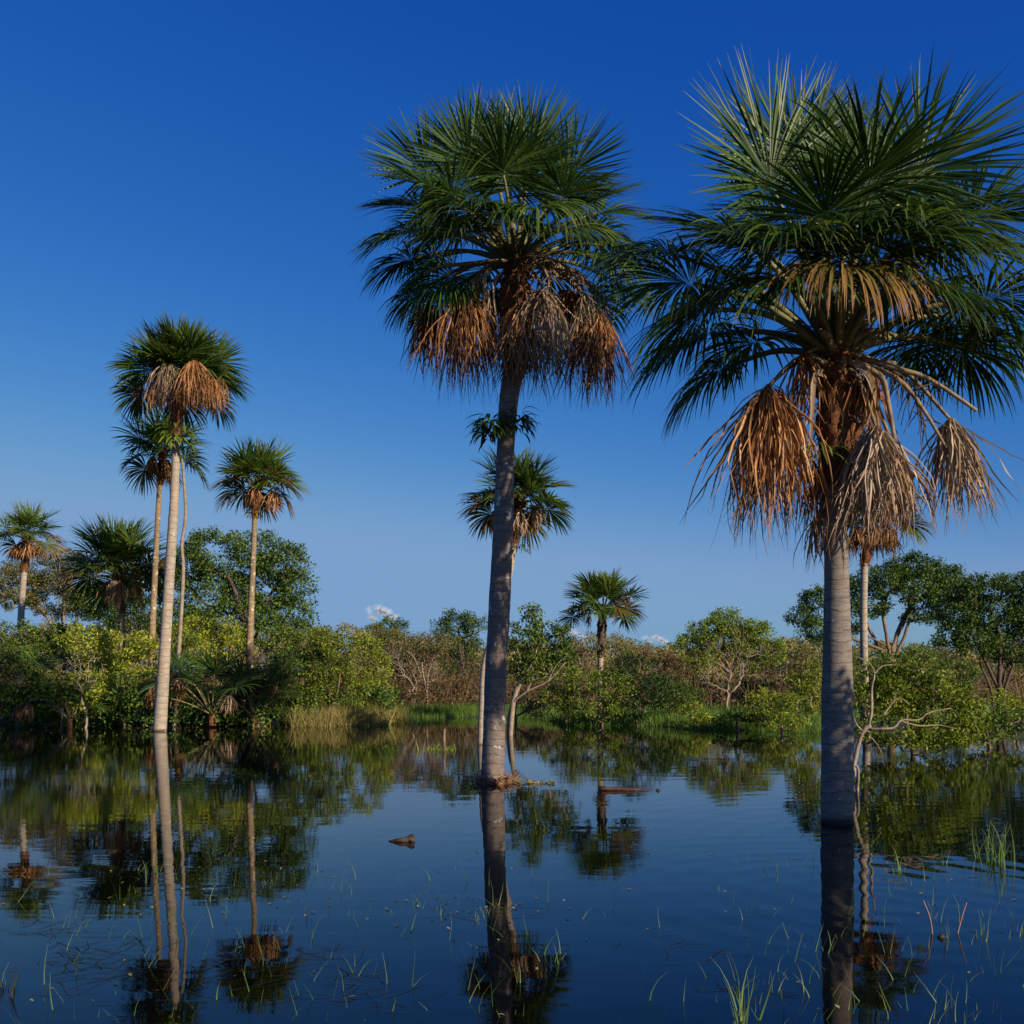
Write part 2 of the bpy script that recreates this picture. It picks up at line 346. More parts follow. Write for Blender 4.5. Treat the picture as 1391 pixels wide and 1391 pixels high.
def sheath(parent, org, p0, p1, r, sc, mat='fibre'):
    """fibrous leaf-base sheath under the crown with old petiole stubs"""
    n=22; pts=np.linspace(p0,p1,n); t=np.linspace(0,1,n)
    mb=MB(); mb.tube(pts,r*(.9+.32*np.sin(t*np.pi))*(1+.10*rng.standard_normal(n)),20,rough=.16)
    m=900; a=rng.uniform(0,2*np.pi,m); h=rng.uniform(0.02,1,m)
    out=np.stack([np.cos(a),np.sin(a),0*a],-1); c=p0+(p1-p0)*h[:,None]+out*r*.95
    d=nrm(out*.55+rng.normal(0,.55,(m,3))+G*.45); L=rng.uniform(.06,.30,m)*sc
    C=[c]
    for k in range(3): d=nrm(d+G*.3+rng.normal(0,.25,(m,3))); C.append(C[-1]+d*L[:,None]/3)
    C=np.stack(C,1); W=nrm(np.cross(np.gradient(C,axis=1),rng.normal(0,1,(m,1,3)))); mb.ribbons(C,W,.012*sc*np.array([[1,.9,.6,.15]])*np.ones((m,1)))
    return mb.build('fibre_sheath',M[mat],parent,origin=org)
def stubs(parent, org, c, r, sc, n=14):
    for k in range(n):
        a=k*2.4+.4; z=rng.uniform(-.45,.1)*sc; o3=np.array([math.cos(a),math.sin(a),0])
        b=c+o3*r*.75+np.array([0,0,z]); L=rng.uniform(.16,.42)*sc
        pts=[b,b+o3*L*.5+np.array([0,0,L*.25]),b+o3*L*.95+np.array([0,0,L*.28])]
        mb=MB(); mb.tube(smooth_path(pts,5),np.array([.06,.05,.042,.034,.025])*sc,7); mb.build('leaf_base',M['pet_d'],parent,origin=org)
def palm(name_label, d, ctl, tmat, crown, sc, nlive=34, deads=(), ndead=0, nseg=56, seed=0, hang=1.0, thmax=1.95, group=None, petf=1.0, sheath_len=.8, dark=0, dlean=0., wmax=.04, yellow=0.12, azlist=None, extra=(), bl=1.35, skip=(), front=1.1, sh='fibre'):
    global rng
    rng=np.random.default_rng(seed)
    base=P(ctl[0][0],ctl[0][1],d); base[2]=max(base[2],float(ground_z(base[0],base[1])) if True else 0) if base[2]>-.05 else base[2]
    org=base.copy()
    root=thing('moriche_palm',name_label,'palm tree',org,group)
    ctl=list(ctl); 
    trunk(root,org,[(ctl[0][0],ctl[0][1]+.9*F/d,ctl[0][2])]+ctl,d,tmat,dlean=dlean)
    c=P(crown[0],crown[1],d); c[1]+=dlean
    top=P(ctl[-1][0],ctl[-1][1],d); top[1]+=dlean
    rt=ctl[-1][2]*d/F
    sheath(root,org,top-np.array([0,0,.1]),c+np.array([0,0,.15*sc]),rt*1.18,sc,sh)
    stubs(root,org,c,rt*1.3,sc)
    live=[]
    for i in range(nlive):
        f=(i+.5)/nlive
        th=.10+(thmax-.10)*f**.85+rng.normal(0,.06); az=i*2.39996+seed+rng.normal(0,.12)
        fr=max(0.,-math.sin(az))   # how far a leaf faces the camera; such leaves stay above the dead skirt
        th=min(th,thmax-(thmax-front)*fr**.7) if front else th
        live.append((th,az,1-.28*fr**2))
    live+=list(extra)
    for i,(th,az,pf) in enumerate(live):
        if i in skip: continue
        f=min(th/thmax,1)
        pl=pf*(1.15+.25*math.sin(min(th,1.6)))*sc*petf*rng.uniform(.85,1.12)
        Rb=bl*sc*rng.uniform(.9,1.08)
        mt='palm_y' if (f>.72 and rng.random()<yellow*2.5) else 'palm_l'
        live_frond(root,org,c-np.array([0,0,.35*sc*f]),th,az,pl,Rb,(.06+1.0*f**1.8)*hang,nseg,mt,arch=.10+.30*f,tilt=.08+.35*f,wmax=wmax*sc,sc=sc,cup=.42-.2*f,mess=.05)
    for k in range(ndead):
        az=k*2*np.pi/ndead+rng.normal(0,.3)+seed; o3=np.array([math.cos(az),math.sin(az),0])
        b=c-np.array([0,0,.3*sc]); hub=b+o3*sc*rng.uniform(.55,1.0)+np.array([0,0,-.28*sc*rng.uniform(.4,1.5)])
        dead_frond(root,org,b,hub,1.25*sc*rng.uniform(.75,1.05),1.1,'dead' if rng.random()<.7 else 'dead_g',int(nseg*1.8),.05*sc,sc)
    for (hx,hy,dy,L,bulge,mt,ns) in deads:
        hub=P(hx,hy,d+dy); hub[1]+=dlean; b=c-np.array([0,0,.25*sc])
        dead_frond(root,org,b,hub,L,bulge,mt,ns,.024,sc)
    return root,org,c

S={}
# right foreground palm
pr,org_pr,c_pr=palm('biggest palm at right, drooping crown, three long hanging dead fronds, grey trunk in water',13.57,
  [(1137,1117,21.8),(1137.5,1060,21.4),(1137.5,1000,21.2),(1137.5,940,20.8),(1137,860,18.2),(1136.5,780,16.2),(1135,715,15.3),(1135,690,15),(1137,650,16)],'trunk',(1138,470),1.24,nlive=0,
  deads=[(1043,525,-.3,2.15,.58,'dead',260),(1190,580,-.55,1.65,.68,'dead_g',210),(1291,570,-.1,1.5,.42,'dead_g',170),(1215,610,-.1,1.3,.5,'dead',110),(1030,540,.1,1.6,.45,'dead',90),(1095,480,-.2,1.1,.5,'dead',60),(1180,500,-.3,1.0,.5,'dead',60),(1075,560,.2,1.7,.6,'dead',80),(1118,690,.1,.9,.7,'dead',60),(1165,520,.3,1.8,.6,'dead_g',60),(1112,640,.3,.9,.5,'dead',40),(1168,640,.35,.95,.5,'dead',40)],
  nseg=92,seed=3,hang=1.15,thmax=1.5,wmax=.036,petf=1.27,bl=1.33)
# middle tall palm
pa,orga,ca=palm('tall middle palm with blotchy leaning trunk, round dense crown and brown dead skirt',18.4,
  [(668.5,1063,16.5),(669.5,1040,15.6),(671,1000,15.4),(673,920,15),(676,870,14.6),(678.5,820,14.8),(682.5,740,14),(685,670,13),(687,605,12),(691,545,13),(699,495,14)],'trunk_b',(702,348),1.08,nlive=0,
  deads=[(584,412,0,1.4,.5,'dead',150),(632,394,-.4,2.0,.75,'dead',260),(737,392,-.5,1.85,.85,'dead_g',230),(812,425,-.1,1.75,.55,'dead',210),(672,390,.3,1.7,.5,'dead_g',90),(775,395,.4,1.8,.75,'dead',130),(705,415,-.5,1.5,.6,'dead',110),(650,372,-.5,.9,.5,'dead_g',50),(720,440,.3,1.5,.7,'dead',90),(795,400,-.2,1.3,.6,'dead_g',70)],
  nseg=84,seed=11,hang=1.0,thmax=1.6,wmax=.036,petf=1.12,bl=1.32)
# palm behind the middle one
pb,orgb,cb=palm('smaller palm half hidden behind the blotchy middle trunk, thin pale leaning trunk, straw coloured skirt',28,
  [(653,1014,4.6),(654.5,965,4.5),(658,905,4.6),(671,860,4.8),(685,812,5),(693,770,5),(697,738,5)],'trunk_p',(704,678),.62,nlive=24,ndead=7,nseg=48,seed=5,wmax=.085,bl=1.5,thmax=1.75)
# left tall palm
p1,org1,c1=palm('tall left palm with pale trunk at the water edge, highest crown on the left',34.3,
  [(217,994,9.2),(221,930,8.2),(226,850,7.2),(231,770,6.8),(236,690,6),(239,620,5.2),(240,590,5)],'trunk_p',(243,512),.86,nlive=34,
  deads=[(212,500,-.3,1.25,.9,'dead',60),(230,494,-1.1,1.5,1.5,'dead_g',190),(264,490,-1.3,1.7,1.9,'dead',230),(215,515,-.8,1.3,.8,'dead',90),(290,515,-.9,1.3,.9,'dead',90),(300,510,-.1,1.1,.9,'dead',60),(190,520,.2,1.0,.7,'dead',50),(250,520,.3,1.3,.8,'dead',50)],
  nseg=60,seed=23,thmax=1.6,bl=1.5,wmax=.07,petf=.95,front=.85)
p1c,_,_=palm('short crowned palm tucked behind the tall left palm, ochre spotted trunk',39,
  [(205,985,4.5),(207,860,4.4),(210,790,4),(214,710,3.5),(217,655,3.3)],'trunk_o',(222,612),.72,nlive=18,ndead=4,nseg=36,seed=31,thmax=1.9,hang=1.3,wmax=.085,bl=1.5)
p2,_,_=palm('slim palm right of the tall left palm, flat yellow-tipped crown over the round green tree',38,
  [(338,985,4.8),(339,900,4.6),(341,830,4.3),(344,760,3.7),(346,700,3.3)],'trunk_o',(351,654),.70,nlive=26,ndead=6,nseg=40,seed=17,thmax=1.7,wmax=.085,yellow=.45,bl=1.5)
p3,_,_=palm('leftmost palm, yellowing crown and orange skirt near the picture edge',51,
  [(24,965,4.8),(27,880,4.6),(29,830,4.3),(33,775,3.8)],'trunk_p',(37,728),.74,nlive=20,ndead=7,nseg=38,seed=41,thmax=1.7,wmax=.075,yellow=.6,bl=1.5)
p4,_,_=palm('squat palm between the leftmost and tall left palms, wide dark crown and tan hanging skirt',45,
  [(165,975,4),(166,900,4),(166,830,3.6)],'trunk_o',(160,775),1.0,nlive=28,deads=[(155,785,-.6,1.5,.7,'dead_g',70),(163,790,-.8,1.4,.6,'dead',50),(185,790,0,1.3,.7,'dead',50),(145,790,.1,1.2,.6,'dead',50)],nseg=56,seed=53,thmax=1.7,wmax=.075,bl=1.5)
p5,_,_=palm('small lone palm right of the middle trunk, open crown and dark hanging dead fronds',38.9,
  [(815,984,3.2),(815,930,3.3),(816,890,4.0)],'trunk_p',(819,826),.66,nlive=25,ndead=0,deads=[(788,822,0,.85,.5,'dead',30),(800,835,.2,.7,.5,'dead',25),(838,820,-.1,.75,.5,'dead',35),(848,822,.1,.7,.5,'dead',25)],nseg=40,seed=61,thmax=1.5,wmax=.08,hang=.7,yellow=.1,petf=1.15,front=1.3,sh='bark_d')
pr2,_,_=palm('thin palm behind the biggest palm, crown hidden by its dead fronds, slim spotted trunk',27.5,
  [(1177,1010,5),(1176,960,5),(1174,900,5),(1173,830,5),(1174,765,5)],'trunk_p',(1186,700),.62,nlive=22,ndead=7,nseg=38,seed=71,thmax=2.0,hang=1.2,wmax=.07)
# crownless thin stem by the tall left palm
t_=thing('dead_tree','thin wavy bare stem just right of the tall left palm trunk','dead trunk',P(238,985,37))
mb=MB(); mb.tube(smooth_path([P(237,1000,37),P(242,900,37),(P(247,820,37)),P(249,770,37),P(247,740,37),P(252,700,37),P(250,655,37),P(247,622,37)],30),np.linspace(.08,.045,30),8)
mb.build('stem',M['bark_p'],t_,origin=P(238,985,37),smooth=True)

# leaves of the two large palms, one by one: hub, leaf axis, radius, droop
def set_frond(parent, org, c, d, hx, hy, dy, ax, Rb, droop, mat='palm', spread=2.5, n0=None, nseg=92, wmax=.040, cup=.25, mess=.05, sc=1.1, sag=.10):
    hub=P(hx,hy,d+dy); ax=nrm(ax); L=np.linalg.norm(hub-c)
    o3=nrm((hub-c)*np.array([1,1,0])+1e-4); st=c+o3*.08+np.array([0,0,-.12 ])
    mid=(st+hub)/2+np.array([0,0,sag*L]); pts=smooth_path([st,mid,hub],10)
    if n0 is None: n0=np.array([0,-.35,1.])+rng.normal(0,.25,3)
    mb=MB(); C,W,N,wid=blade(hub,ax,np.asarray(n0,float),Rb,nseg,droop,spread,cup,wmax,K=8,mess=mess); mb.strips(C,W,N,wid)
    f=mb.build('frond',M[mat],parent,origin=org)
    mp=MB(); mp.tube(pts,np.linspace(.05,.020,10)*sc,7); mp.build('petiole',M['pet'],f,origin=org)
PRF=[(1050,258,-.3,(-.38,-.2,.9),1.62,.14,'palm',2.5,(.1,-.85,.5)),(1085,240,.4,(-.25,.1,1),1.45,.08,'palm',1.7,(0,-1,.3)),(1150,262,.3,(-.05,.2,1),1.42,.03,'palm',1.3,(0,-1,.2)),
 (1238,242,.0,(.62,-.1,.78),1.62,.16,'palm',2.2,(-.3,-1,.4)),(1182,252,-.9,(-.25,-.8,.5),1.45,.35,'palm',2.6,(0,-.4,1)),
 (1195,255,.6,(.15,.4,1),1.38,.04,'palm',1.4,(.2,-1,.2)),(1100,250,.7,(-.2,.4,1),1.45,.05,'palm',1.8,(-.2,-1,.2)),
 (942,385,.0,(-1,-.1,-.02),1.35,.75,'palm',2.3,None),(965,455,.5,(-1,.3,-.25),1.30,1.0,'palm',2.3,None),(1005,395,1.1,(-.7,.8,-.05),1.35,.8,'palm',2.4,None),
 (1010,325,-.4,(-1,-.25,.15),1.45,.45,'palm',2.3,(-.1,-.5,1)),(1080,330,-1.3,(-.55,-.9,-.05),1.25,.75,'palm',2.4,None),(1142,365,-1.4,(.05,-1,-.35),1.3,1.3,'palm_y',1.6,(0,-.1,1)),
 (1205,345,-1.3,(.45,-.9,.05),1.3,.85,'palm',2.3,None),(1268,345,-.5,(1,-.3,.02),1.75,.95,'palm',2.3,None),(1292,428,.4,(.95,.3,-.2),1.5,1.2,'palm',2.2,None),
 (1250,295,.2,(1,.15,.32),1.7,.35,'palm',2.4,(-.3,-.6,1)),(1252,395,1.2,(.7,.8,0),1.45,.85,'palm',2.4,None),(1075,295,1.2,(-.4,.85,.6),1.4,.3,'palm',2.4,(0,-.8,.6)),
 (1205,290,1.3,(.4,.85,.6),1.4,.3,'palm',2.4,(0,-.8,.6)),(1030,462,1.3,(-.6,.85,-.2),1.25,.9,'palm',2.3,None),(1245,465,1.3,(.6,.85,-.2),1.3,.9,'palm',2.3,None),
 (1335,405,-.4,(1,-.3,-.15),1.6,1.15,'palm',2.2,None),(1310,300,-.2,(1,-.1,.35),1.5,.3,'palm',2.2,(-.2,-.8,.8)),(1120,300,-1.2,(-.1,-.9,.45),1.2,.35,'palm',2.4,(0,.1,1)),
 (1165,300,-.2,(.1,-.1,1),1.25,.04,'palm',1.2,(.3,-1,.1)),(960,420,-.9,(-.8,-.6,-.25),1.25,1.0,'palm',2.1,None)]
PRF+=[(1085,388,-1.2,(-.7,-.7,-.15),1.3,1.0,'palm',2.2,None),(1205,392,-1.1,(.65,-.75,-.15),1.35,1.0,'palm',2.2,None),
 (915,345,.3,(-1,.1,.05),1.25,.7,'palm',2.3,None),(985,500,.8,(-.8,.5,-.4),1.15,1.0,'palm',2.2,None),(1300,470,.8,(.8,.5,-.3),1.3,1.0,'palm',2.2,None),
 (1225,330,-1.4,(.3,-1,.1),1.35,.7,'palm',2.4,None),(1045,345,-1.0,(-.8,-.6,.1),1.35,.65,'palm',2.4,None),(1160,330,-1.5,(.0,-1,.1),1.15,.8,'palm',2.4,None)]
rng=np.random.default_rng(77)
for (hx,hy,dy,ax,Rb,dr,mt,sp,n0) in PRF: set_frond(pr,org_pr,c_pr,13.57,hx,hy,dy,ax,Rb*(1.1 if dr>.6 else 1),dr*(1.55 if dr>.6 else 1),mt,sp,n0,sc=1.2)
PAF=[(640,228,.1,(-.35,0,1),1.32,.04,'palm',2.0,(-.2,-1,.2)),(668,222,.4,(0,.1,1),1.28,.03,'palm',1.6,(0,-1,.2)),(718,222,.2,(.25,0,1),1.3,.04,'palm',2.0,(.1,-1,.3)),
 (768,242,0,(.65,0,.8),1.3,.08,'palm',2.3,(-.3,-1,.4)),(785,280,-.3,(1,-.2,.25),1.22,.25,'palm',2.4,(-.2,-.6,1)),(585,238,.1,(-.75,0,.65),1.28,.08,'palm',2.3,(.3,-1,.4)),
 (592,258,-.6,(-.9,-.5,.15),1.3,.28,'palm',2.5,(-.1,-.7,1)),(562,315,.1,(-1,.15,-.12),1.12,.6,'palm',2.4,None),(592,350,.8,(-.75,.6,-.3),1.15,.8,'palm',2.4,None),
 (618,268,-1.1,(-.5,-.85,-.15),1.1,.55,'palm',2.5,None),(726,285,-1.3,(.1,-.9,-.35),1.15,1.0,'palm',2.4,None),(684,238,-.9,(0,-.85,.6),1.15,.3,'palm',2.5,(0,-.3,1)),
 (800,322,.2,(1,.2,-.2),1.12,.75,'palm',2.4,None),(812,350,-.3,(.85,-.35,-.35),1.12,.95,'palm',2.3,None),(785,302,1.0,(.8,.75,.05),1.2,.5,'palm',2.4,None),
 (605,300,1.0,(-.8,.75,.05),1.2,.5,'palm',2.4,None),(690,238,1.0,(0,.65,.9),1.25,.1,'palm',2.2,(0,-1,.4)),(642,262,1.2,(-.4,.85,.5),1.2,.25,'palm',2.4,(0,-.8,.6)),
 (745,262,1.2,(.4,.85,.5),1.2,.25,'palm',2.4,(0,-.8,.6)),(762,268,-1.0,(.6,-.8,.1),1.2,.5,'palm',2.5,None),(650,290,-1.3,(-.25,-.95,-.05),1.1,.7,'palm',2.4,None),
 (655,365,1.2,(-.4,.9,-.3),1.1,.8,'palm',2.3,None),(745,365,1.2,(.4,.9,-.3),1.1,.8,'palm',2.3,None),(615,375,-.3,(-.8,-.4,-.5),1.0,1.0,'palm',2.2,None),
 (780,372,.5,(.8,.4,-.5),1.0,1.0,'palm_y',2.2,None),(708,255,-.4,(.15,-.4,.9),1.2,.12,'palm',2.0,(0,-1,.3)),(640,320,.2,(-.7,-.1,.1),1.1,.5,'palm',2.4,None)]
PAF+=[(560,352,.4,(-.95,.2,-.25),1.05,.8,'palm',2.4,None),(575,392,.7,(-.8,.5,-.5),.95,.9,'palm',2.3,None),(828,378,.3,(.9,.2,-.35),1.05,.9,'palm',2.3,None),
 (835,335,.5,(.95,.3,-.1),1.1,.7,'palm',2.4,None),(690,300,-1.3,(0,-.95,-.15),1.1,.9,'palm',2.4,None),(570,280,.5,(-1,.3,.15),1.15,.35,'palm',2.5,None),
 (810,290,.6,(1,.3,.2),1.15,.4,'palm',2.5,None),(760,315,-1.0,(.6,-.8,-.2),1.1,.8,'palm',2.4,None),(625,320,-1.0,(-.6,-.8,-.2),1.05,.8,'palm',2.4,None),(600,410,.9,(-.5,.8,-.5),.95,.9,'palm',2.2,None),(800,405,.9,(.5,.8,-.5),.95,.9,'palm',2.2,None)]
for (hx,hy,dy,ax,Rb,dr,mt,sp,n0) in PAF: set_frond(pa,orga,ca,18.4,hx,hy,dy,ax,Rb*(1.1 if dr>.5 else 1.03),dr*(1.5 if dr>.5 else 1),mt,sp,n0,sc=1.05,wmax=.040)
# hanging details of the two large palms
def strip_part(parent, org, pts, w, mat, name):
    pts=smooth_path(pts,10); C=pts[None]; Wd=np.cross(np.gradient(pts,axis=0),[0,1,0.2]); Wd=nrm(Wd)[None]
    N=np.cross(np.gradient(pts,axis=0)[None],Wd); N=nrm(N); t=np.linspace(0,1,10)[None]
    mb=MB(); mb.strips(C,Wd,N,w*(1-.8*t**1.2),fold=.5); return mb.build(name,M[mat],parent,origin=org)
strip_part(pr,org_pr,[P(1118,507,13.2),P(1106,512,13.1),P(1103,560,13.1),P(1099,632,13.1)],.10,'dead_g','dry_spathe')
strip_part(pr,org_pr,[P(1160,492,13.2),P(1178,508,13.1),P(1190,545,13.1),P(1196,590,13.1)],.11,'dead_g','dry_spathe')
strip_part(pa,orga,[P(668,366,17.9),P(660,372,17.8),P(658,405,17.8),P(661,438,17.8)],.075,'dead_g','dry_spathe')
strip_part(pa,orga,[P(682,372,17.9),P(673,380,17.8),P(671,405,17.8),P(675,432,17.8)],.065,'dead_g','dry_spathe')
def stub_part(parent, org, pts, r0, r1, name='broken_petiole'):
    mb=MB(); mb.tube(smooth_path(pts,10),np.linspace(r0,r1,10),7); mb.build(name,M['pet_d'],parent,origin=org)
stub_part(pr,org_pr,[P(1150,478,13.4),P(1215,500,13.2),P(1262,515,13.1),P(1327,558,13.0)],.045,.022)
stub_part(pr,org_pr,[P(1150,490,13.4),P(1195,510,13.2),P(1206,545,13.1),P(1216,602,13.1)],.045,.025)
stub_part(pr,org_pr,[P(1155,490,13.4),P(1215,512,13.2),P(1250,550,13.2),P(1285,608,13.2)],.04,.018)
stub_part(pa,orga,[P(695,352,18.2),P(640,358,18.0),P(600,362,17.9),P(576,372,17.9)],.045,.025)
def fruit_stalk(parent, org, pts, n, L, r0, mat, down=.4, side=.5):
    main=smooth_path(pts,12); mb=MB(); mb.tube(main,np.linspace(r0,r0*.35,12),7)
    for k in range(n):
        q=main[3+int(8*k/n)]; d=nrm(rng.normal(0,side,3)+np.array([.25,0,-down])); p=q; path=[p]
        l0=L*rng.uniform(.6,1.1)
        for _ in range(6): d=nrm(d+G*.16+rng.normal(0,.13,3)); p=p+d*l0/6; path.append(p)
        mb.tube(path,np.linspace(r0*.32,r0*.16,7),5)
    return mb.build('fruit_stalk',M[mat],parent,origin=org)
rng=np.random.default_rng(5)
fruit_stalk(pr,org_pr,[P(1165,480,13.4),P(1215,505,13.3),P(1240,535,13.3),P(1258,580,13.3)],34,.55,.03,'bark_d')
fruit_stalk(pa,orga,[P(705,350,18.1),P(725,352,17.6),P(745,380,17.5),P(735,425,17.5)],44,.42,.035,'bark_b',.2,.8)
fruit_stalk(pa,orga,[P(700,352,18.1),P(700,350,17.7),P(712,380,17.6),P(718,440,17.6)],40,.42,.03,'fibre',.3,.7)
fruit_stalk(pa,orga,[P(705,350,18.1),P(745,350,17.9),P(775,370,17.9),P(782,400,17.9)],26,.45,.03,'bark_b',.3,.6)

# epiphytes on the trunks
def epiphyte(label, c, r, n, L, w, mat='lf_dark', name='epiphyte_fern'):
    c=np.asarray(c,float)
    az=rng.uniform(0,2*np.pi,n); out=np.stack([np.cos(az),np.sin(az),rng.uniform(-.1,1.0,n)],-1); d=nrm(out)
    pos=c+np.stack([np.cos(az)*r,np.sin(az)*r,rng.normal(0,r*.6,n)],-1); C=[pos]; D=[d]; l_=L*rng.uniform(.5,1.1,n)
    for k in range(5): d=nrm(d+G*.33+rng.normal(0,.1,(n,3))); pos=pos+d*l_[:,None]/5; C.append(pos); D.append(d)
    C=np.stack(C,1); D=np.stack(D,1); N=nrm(np.array([0,0,1.])-D*D[...,2:3]); W=np.cross(D,N)
    t=np.linspace(0,1,6)[None]; mb=MB(); mb.strips(C,W,N,w*np.sin(np.pi*np.clip(t*.9+.08,0,1))*np.ones((n,1)),fold=.4)
    return tag(mb.build(name,M[mat],None,loc=c,origin=c),label,'epiphyte')
epiphyte('leafy epiphyte clump on the middle palm trunk just below its dead fronds, left side',P(668,580,18.25),.14,120,.40,.05)
epiphyte('dark spiky epiphyte on the right side of the middle palm trunk below its skirt',P(701,572,18.25),.13,95,.36,.045)
epiphyte('dark epiphyte tuft on the thin palm half hidden behind the middle trunk',P(703,743,27.9),.14,40,.36,.05)
epiphyte('small epiphyte on the slim trunk of the palm above the round green tree',P(345,695,37.8),.14,40,.35,.06,'lf_olive')
epiphyte('green climber under the crown of the tall left palm',P(240,592,34),.25,90,.75,.10,'lf_mid')
epiphyte('green fern sprouting in the fibres of the biggest palm, left of its trunk top',P(1112,618,13.3),.12,40,.42,.03,'lf_mid')
epiphyte('brown leafy epiphyte round the lone small palm trunk',P(817,880,38.8),.16,50,.3,.06,'lf_olive')

# ------------------------------------------------------------------ broadleaf trees and shrubs
def tree_skeleton(base, top, targets, r0, jit=.10, wob=.1, limbs=()):
    n=8
    tr=smooth_path([base,(base+top)/2+rng.normal(0,wob,3)*np.array([1,1,.2]),top],n)
    nodes=[p for p in tr]; par=[-1]+list(range(n-1)); plen=[0.]
    for k in range(1,n): plen.append(plen[-1]+np.linalg.norm(tr[k]-tr[k-1]))
    order=np.argsort(np.linalg.norm(targets-top,axis=1)); leaf_idx=[]
    for q,t in enumerate(limbs):
        i=n-1-(q%4); p0=np.array(nodes[i]); dv=t-p0; Ld=np.linalg.norm(dv); side=rng.normal(0,.07*Ld,3); prev=i; m=max(4,int(Ld/.45))
        for s_ in range(1,m+1):
            f=s_/m; p=p0+dv*f*.85+side*math.sin(math.pi*f)+np.array([0,0,.10*Ld*math.sin(math.pi*f)])+rng.normal(0,.03*Ld/m,3)
            nodes.append(p); par.append(prev); plen.append(plen[i]+Ld*f*.6); prev=len(nodes)-1
    for t in targets[order]:
        A=np.array(nodes); L=np.array(plen); dv=t-A; dd=np.linalg.norm(dv,axis=1)
        cost=dd+.35*L+np.where(A[:,2]<base[2]+(top[2]-base[2])*.45,50,0)+.6*np.maximum(A[:,2]-t[2],0)
        i=int(np.argmin(cost)); p0=A[i]; Ld=dd[i]; m=max(2,min(6,int(Ld/.5)+2))
        side=rng.normal(0,jit*Ld,3); prev=i
        for s in range(1,m+1):
            f=s/m; p=p0+(t-p0)*f+side*math.sin(math.pi*f)+np.array([0,0,-.08*Ld*math.sin(math.pi*f)])+(rng.normal(0,jit*.25*Ld/m,3) if s<m else 0)
            nodes.append(p); par.append(prev); plen.append(L[i]+Ld*f); prev=len(nodes)-1
        leaf_idx.append(prev)
    nodes=np.array(nodes); cnt=np.zeros(len(nodes))
    for li in leaf_idx:
        q=li
        while q>=0: cnt[q]+=1; q=par[q]
    rad=r0*(np.maximum(cnt,.6)/max(cnt.max(),1))**.5
    return nodes,par,rad
def skeleton_mesh(mb,nodes,par,rad,rmin,k=6):
    kids={}
    for i,p in enumerate(par): kids.setdefault(p,[]).append(i)
    # walk chains following the thickest child
    stack=[(0,[])]
    starts=[(-1,0)]
    while starts:
        p,i=starts.pop(); chain=([p] if p>=0 else [])+[i]; rr=([min(rad[p],rad[i]*1.15)] if p>=0 else [])+[rad[i]]
        while i in kids:
            ks=sorted(kids[i],key=lambda q:-rad[q]); 
            for q in ks[1:]: starts.append((i,q))
            i=ks[0]; chain.append(i); rr.append(rad[i])
        if len(chain)>=2: mb.tube(nodes[chain],np.maximum(rr,rmin),k)
def leaf_cloud(centers, crad, nper, size, up=.35, asp=.45):
    m=len(centers)*nper; c=np.repeat(centers,nper,0)+np.clip(rng.normal(0,1,(m,3)),-1.9,1.9)*crad*np.array([1,1,.7])*.52
    d=nrm(rng.normal(0,1,(m,3))+np.array([0,0,-.15])); n=nrm(rng.normal(0,1,(m,3))+np.array([0,0,up*2.2])); n=nrm(n-d*(n*d).sum(-1,keepdims=True)); w=np.cross(d,n)
    s=size*rng.uniform(.6,1.25,(m,1))
    V=np.stack([c-d*s*.5, c+w*s*asp*.5-d*s*.05+n*s*.10, c+d*s*.5-n*s*.06, c-w*s*asp*.5-d*s*.05+n*s*.10],1).reshape(-1,3)
    Q=(np.arange(m)*4)[:,None]+np.arange(4)[None]
    return V,Q
def limbs_of(lobes,d):
    return [P(x,y+ry*.3,d)+np.array([0,rng.uniform(-.5,.5),0]) for x,y,rx,ry in lobes[:7]]
def tree(label, cat, d, base, fork, lobes, leaf, bark, r0=.16, name='broadleaf_tree', lsize=.16, dens=1.0, crad=.30, group=None, rz=.8, rmin=.012, nlimb=1, crown='crown', asp=.45, dy=.6, extra_trunks=()):
    """lobes (px,py,rx,ry): leafy masses, each given its own depth and thickness"""
    b=P(base[0],base[1],d); gz=float(ground_z(b[0],b[1])); b[2]=max(b[2],gz) if gz>0 else min(b[2],0.0)
    org=b.copy(); b0=b.copy(); b0[2]-=.5 if gz<0 else .15
    root=thing(name,label,cat,org,group)
    C=[]
    for (x,y,rx,ry) in lobes:
        rxm=rx*d/F; rym=ry*d/F; rzm=rz*(rxm+rym)/2
        vol=rxm*rym*rzm; n=max(8,int(3.6*dens*(rxm*rym*7.5+rxm*rzm*2)/(crad/.34)**2))
        u=nrm(rng.normal(0,1,(n,3)))*rng.uniform(.25,1,(n,1))**.45
        cc=P(x,y,d)+np.array([0,rng.uniform(-dy,dy)*rzm,0]); C.append(cc+u*np.array([rxm,rzm,rym]))
    C=np.concatenate(C); C[:,2]=np.maximum(C[:,2],.12)
    if leaf:
        lsize*=.74; V,Q=leaf_cloud(C,crad,int(46*(crad/.34)**2*(.16/lsize)**1.75),lsize,asp=asp)
        ok=V[:,2].reshape(-1,4).min(1)>.01; V=V.reshape(-1,4,3)[ok].reshape(-1,3); Q=Q[:ok.sum()]
        V=V-org
        link(crown,make_mesh(crown,V,Q,M[leaf]),root)
    mb=MB(); nodes,par,rad=tree_skeleton(b0,P(fork[0],fork[1],d),C[::max(1,len(C)//(110 if leaf else 300))],r0,limbs=(limbs_of(lobes,d) if d*max(q[2] for q in lobes)/F>.9 and leaf else ()))
    skeleton_mesh(mb,nodes,par,rad,rmin)
    for pts,ra,rb in extra_trunks:
        pp=smooth_path([P(*q) for q in pts],14); mb.tube(pp,np.linspace(ra,rb,14),8,rough=.03)
    mb.build('trunk',M[bark],root,origin=org,smooth=True)
    return root
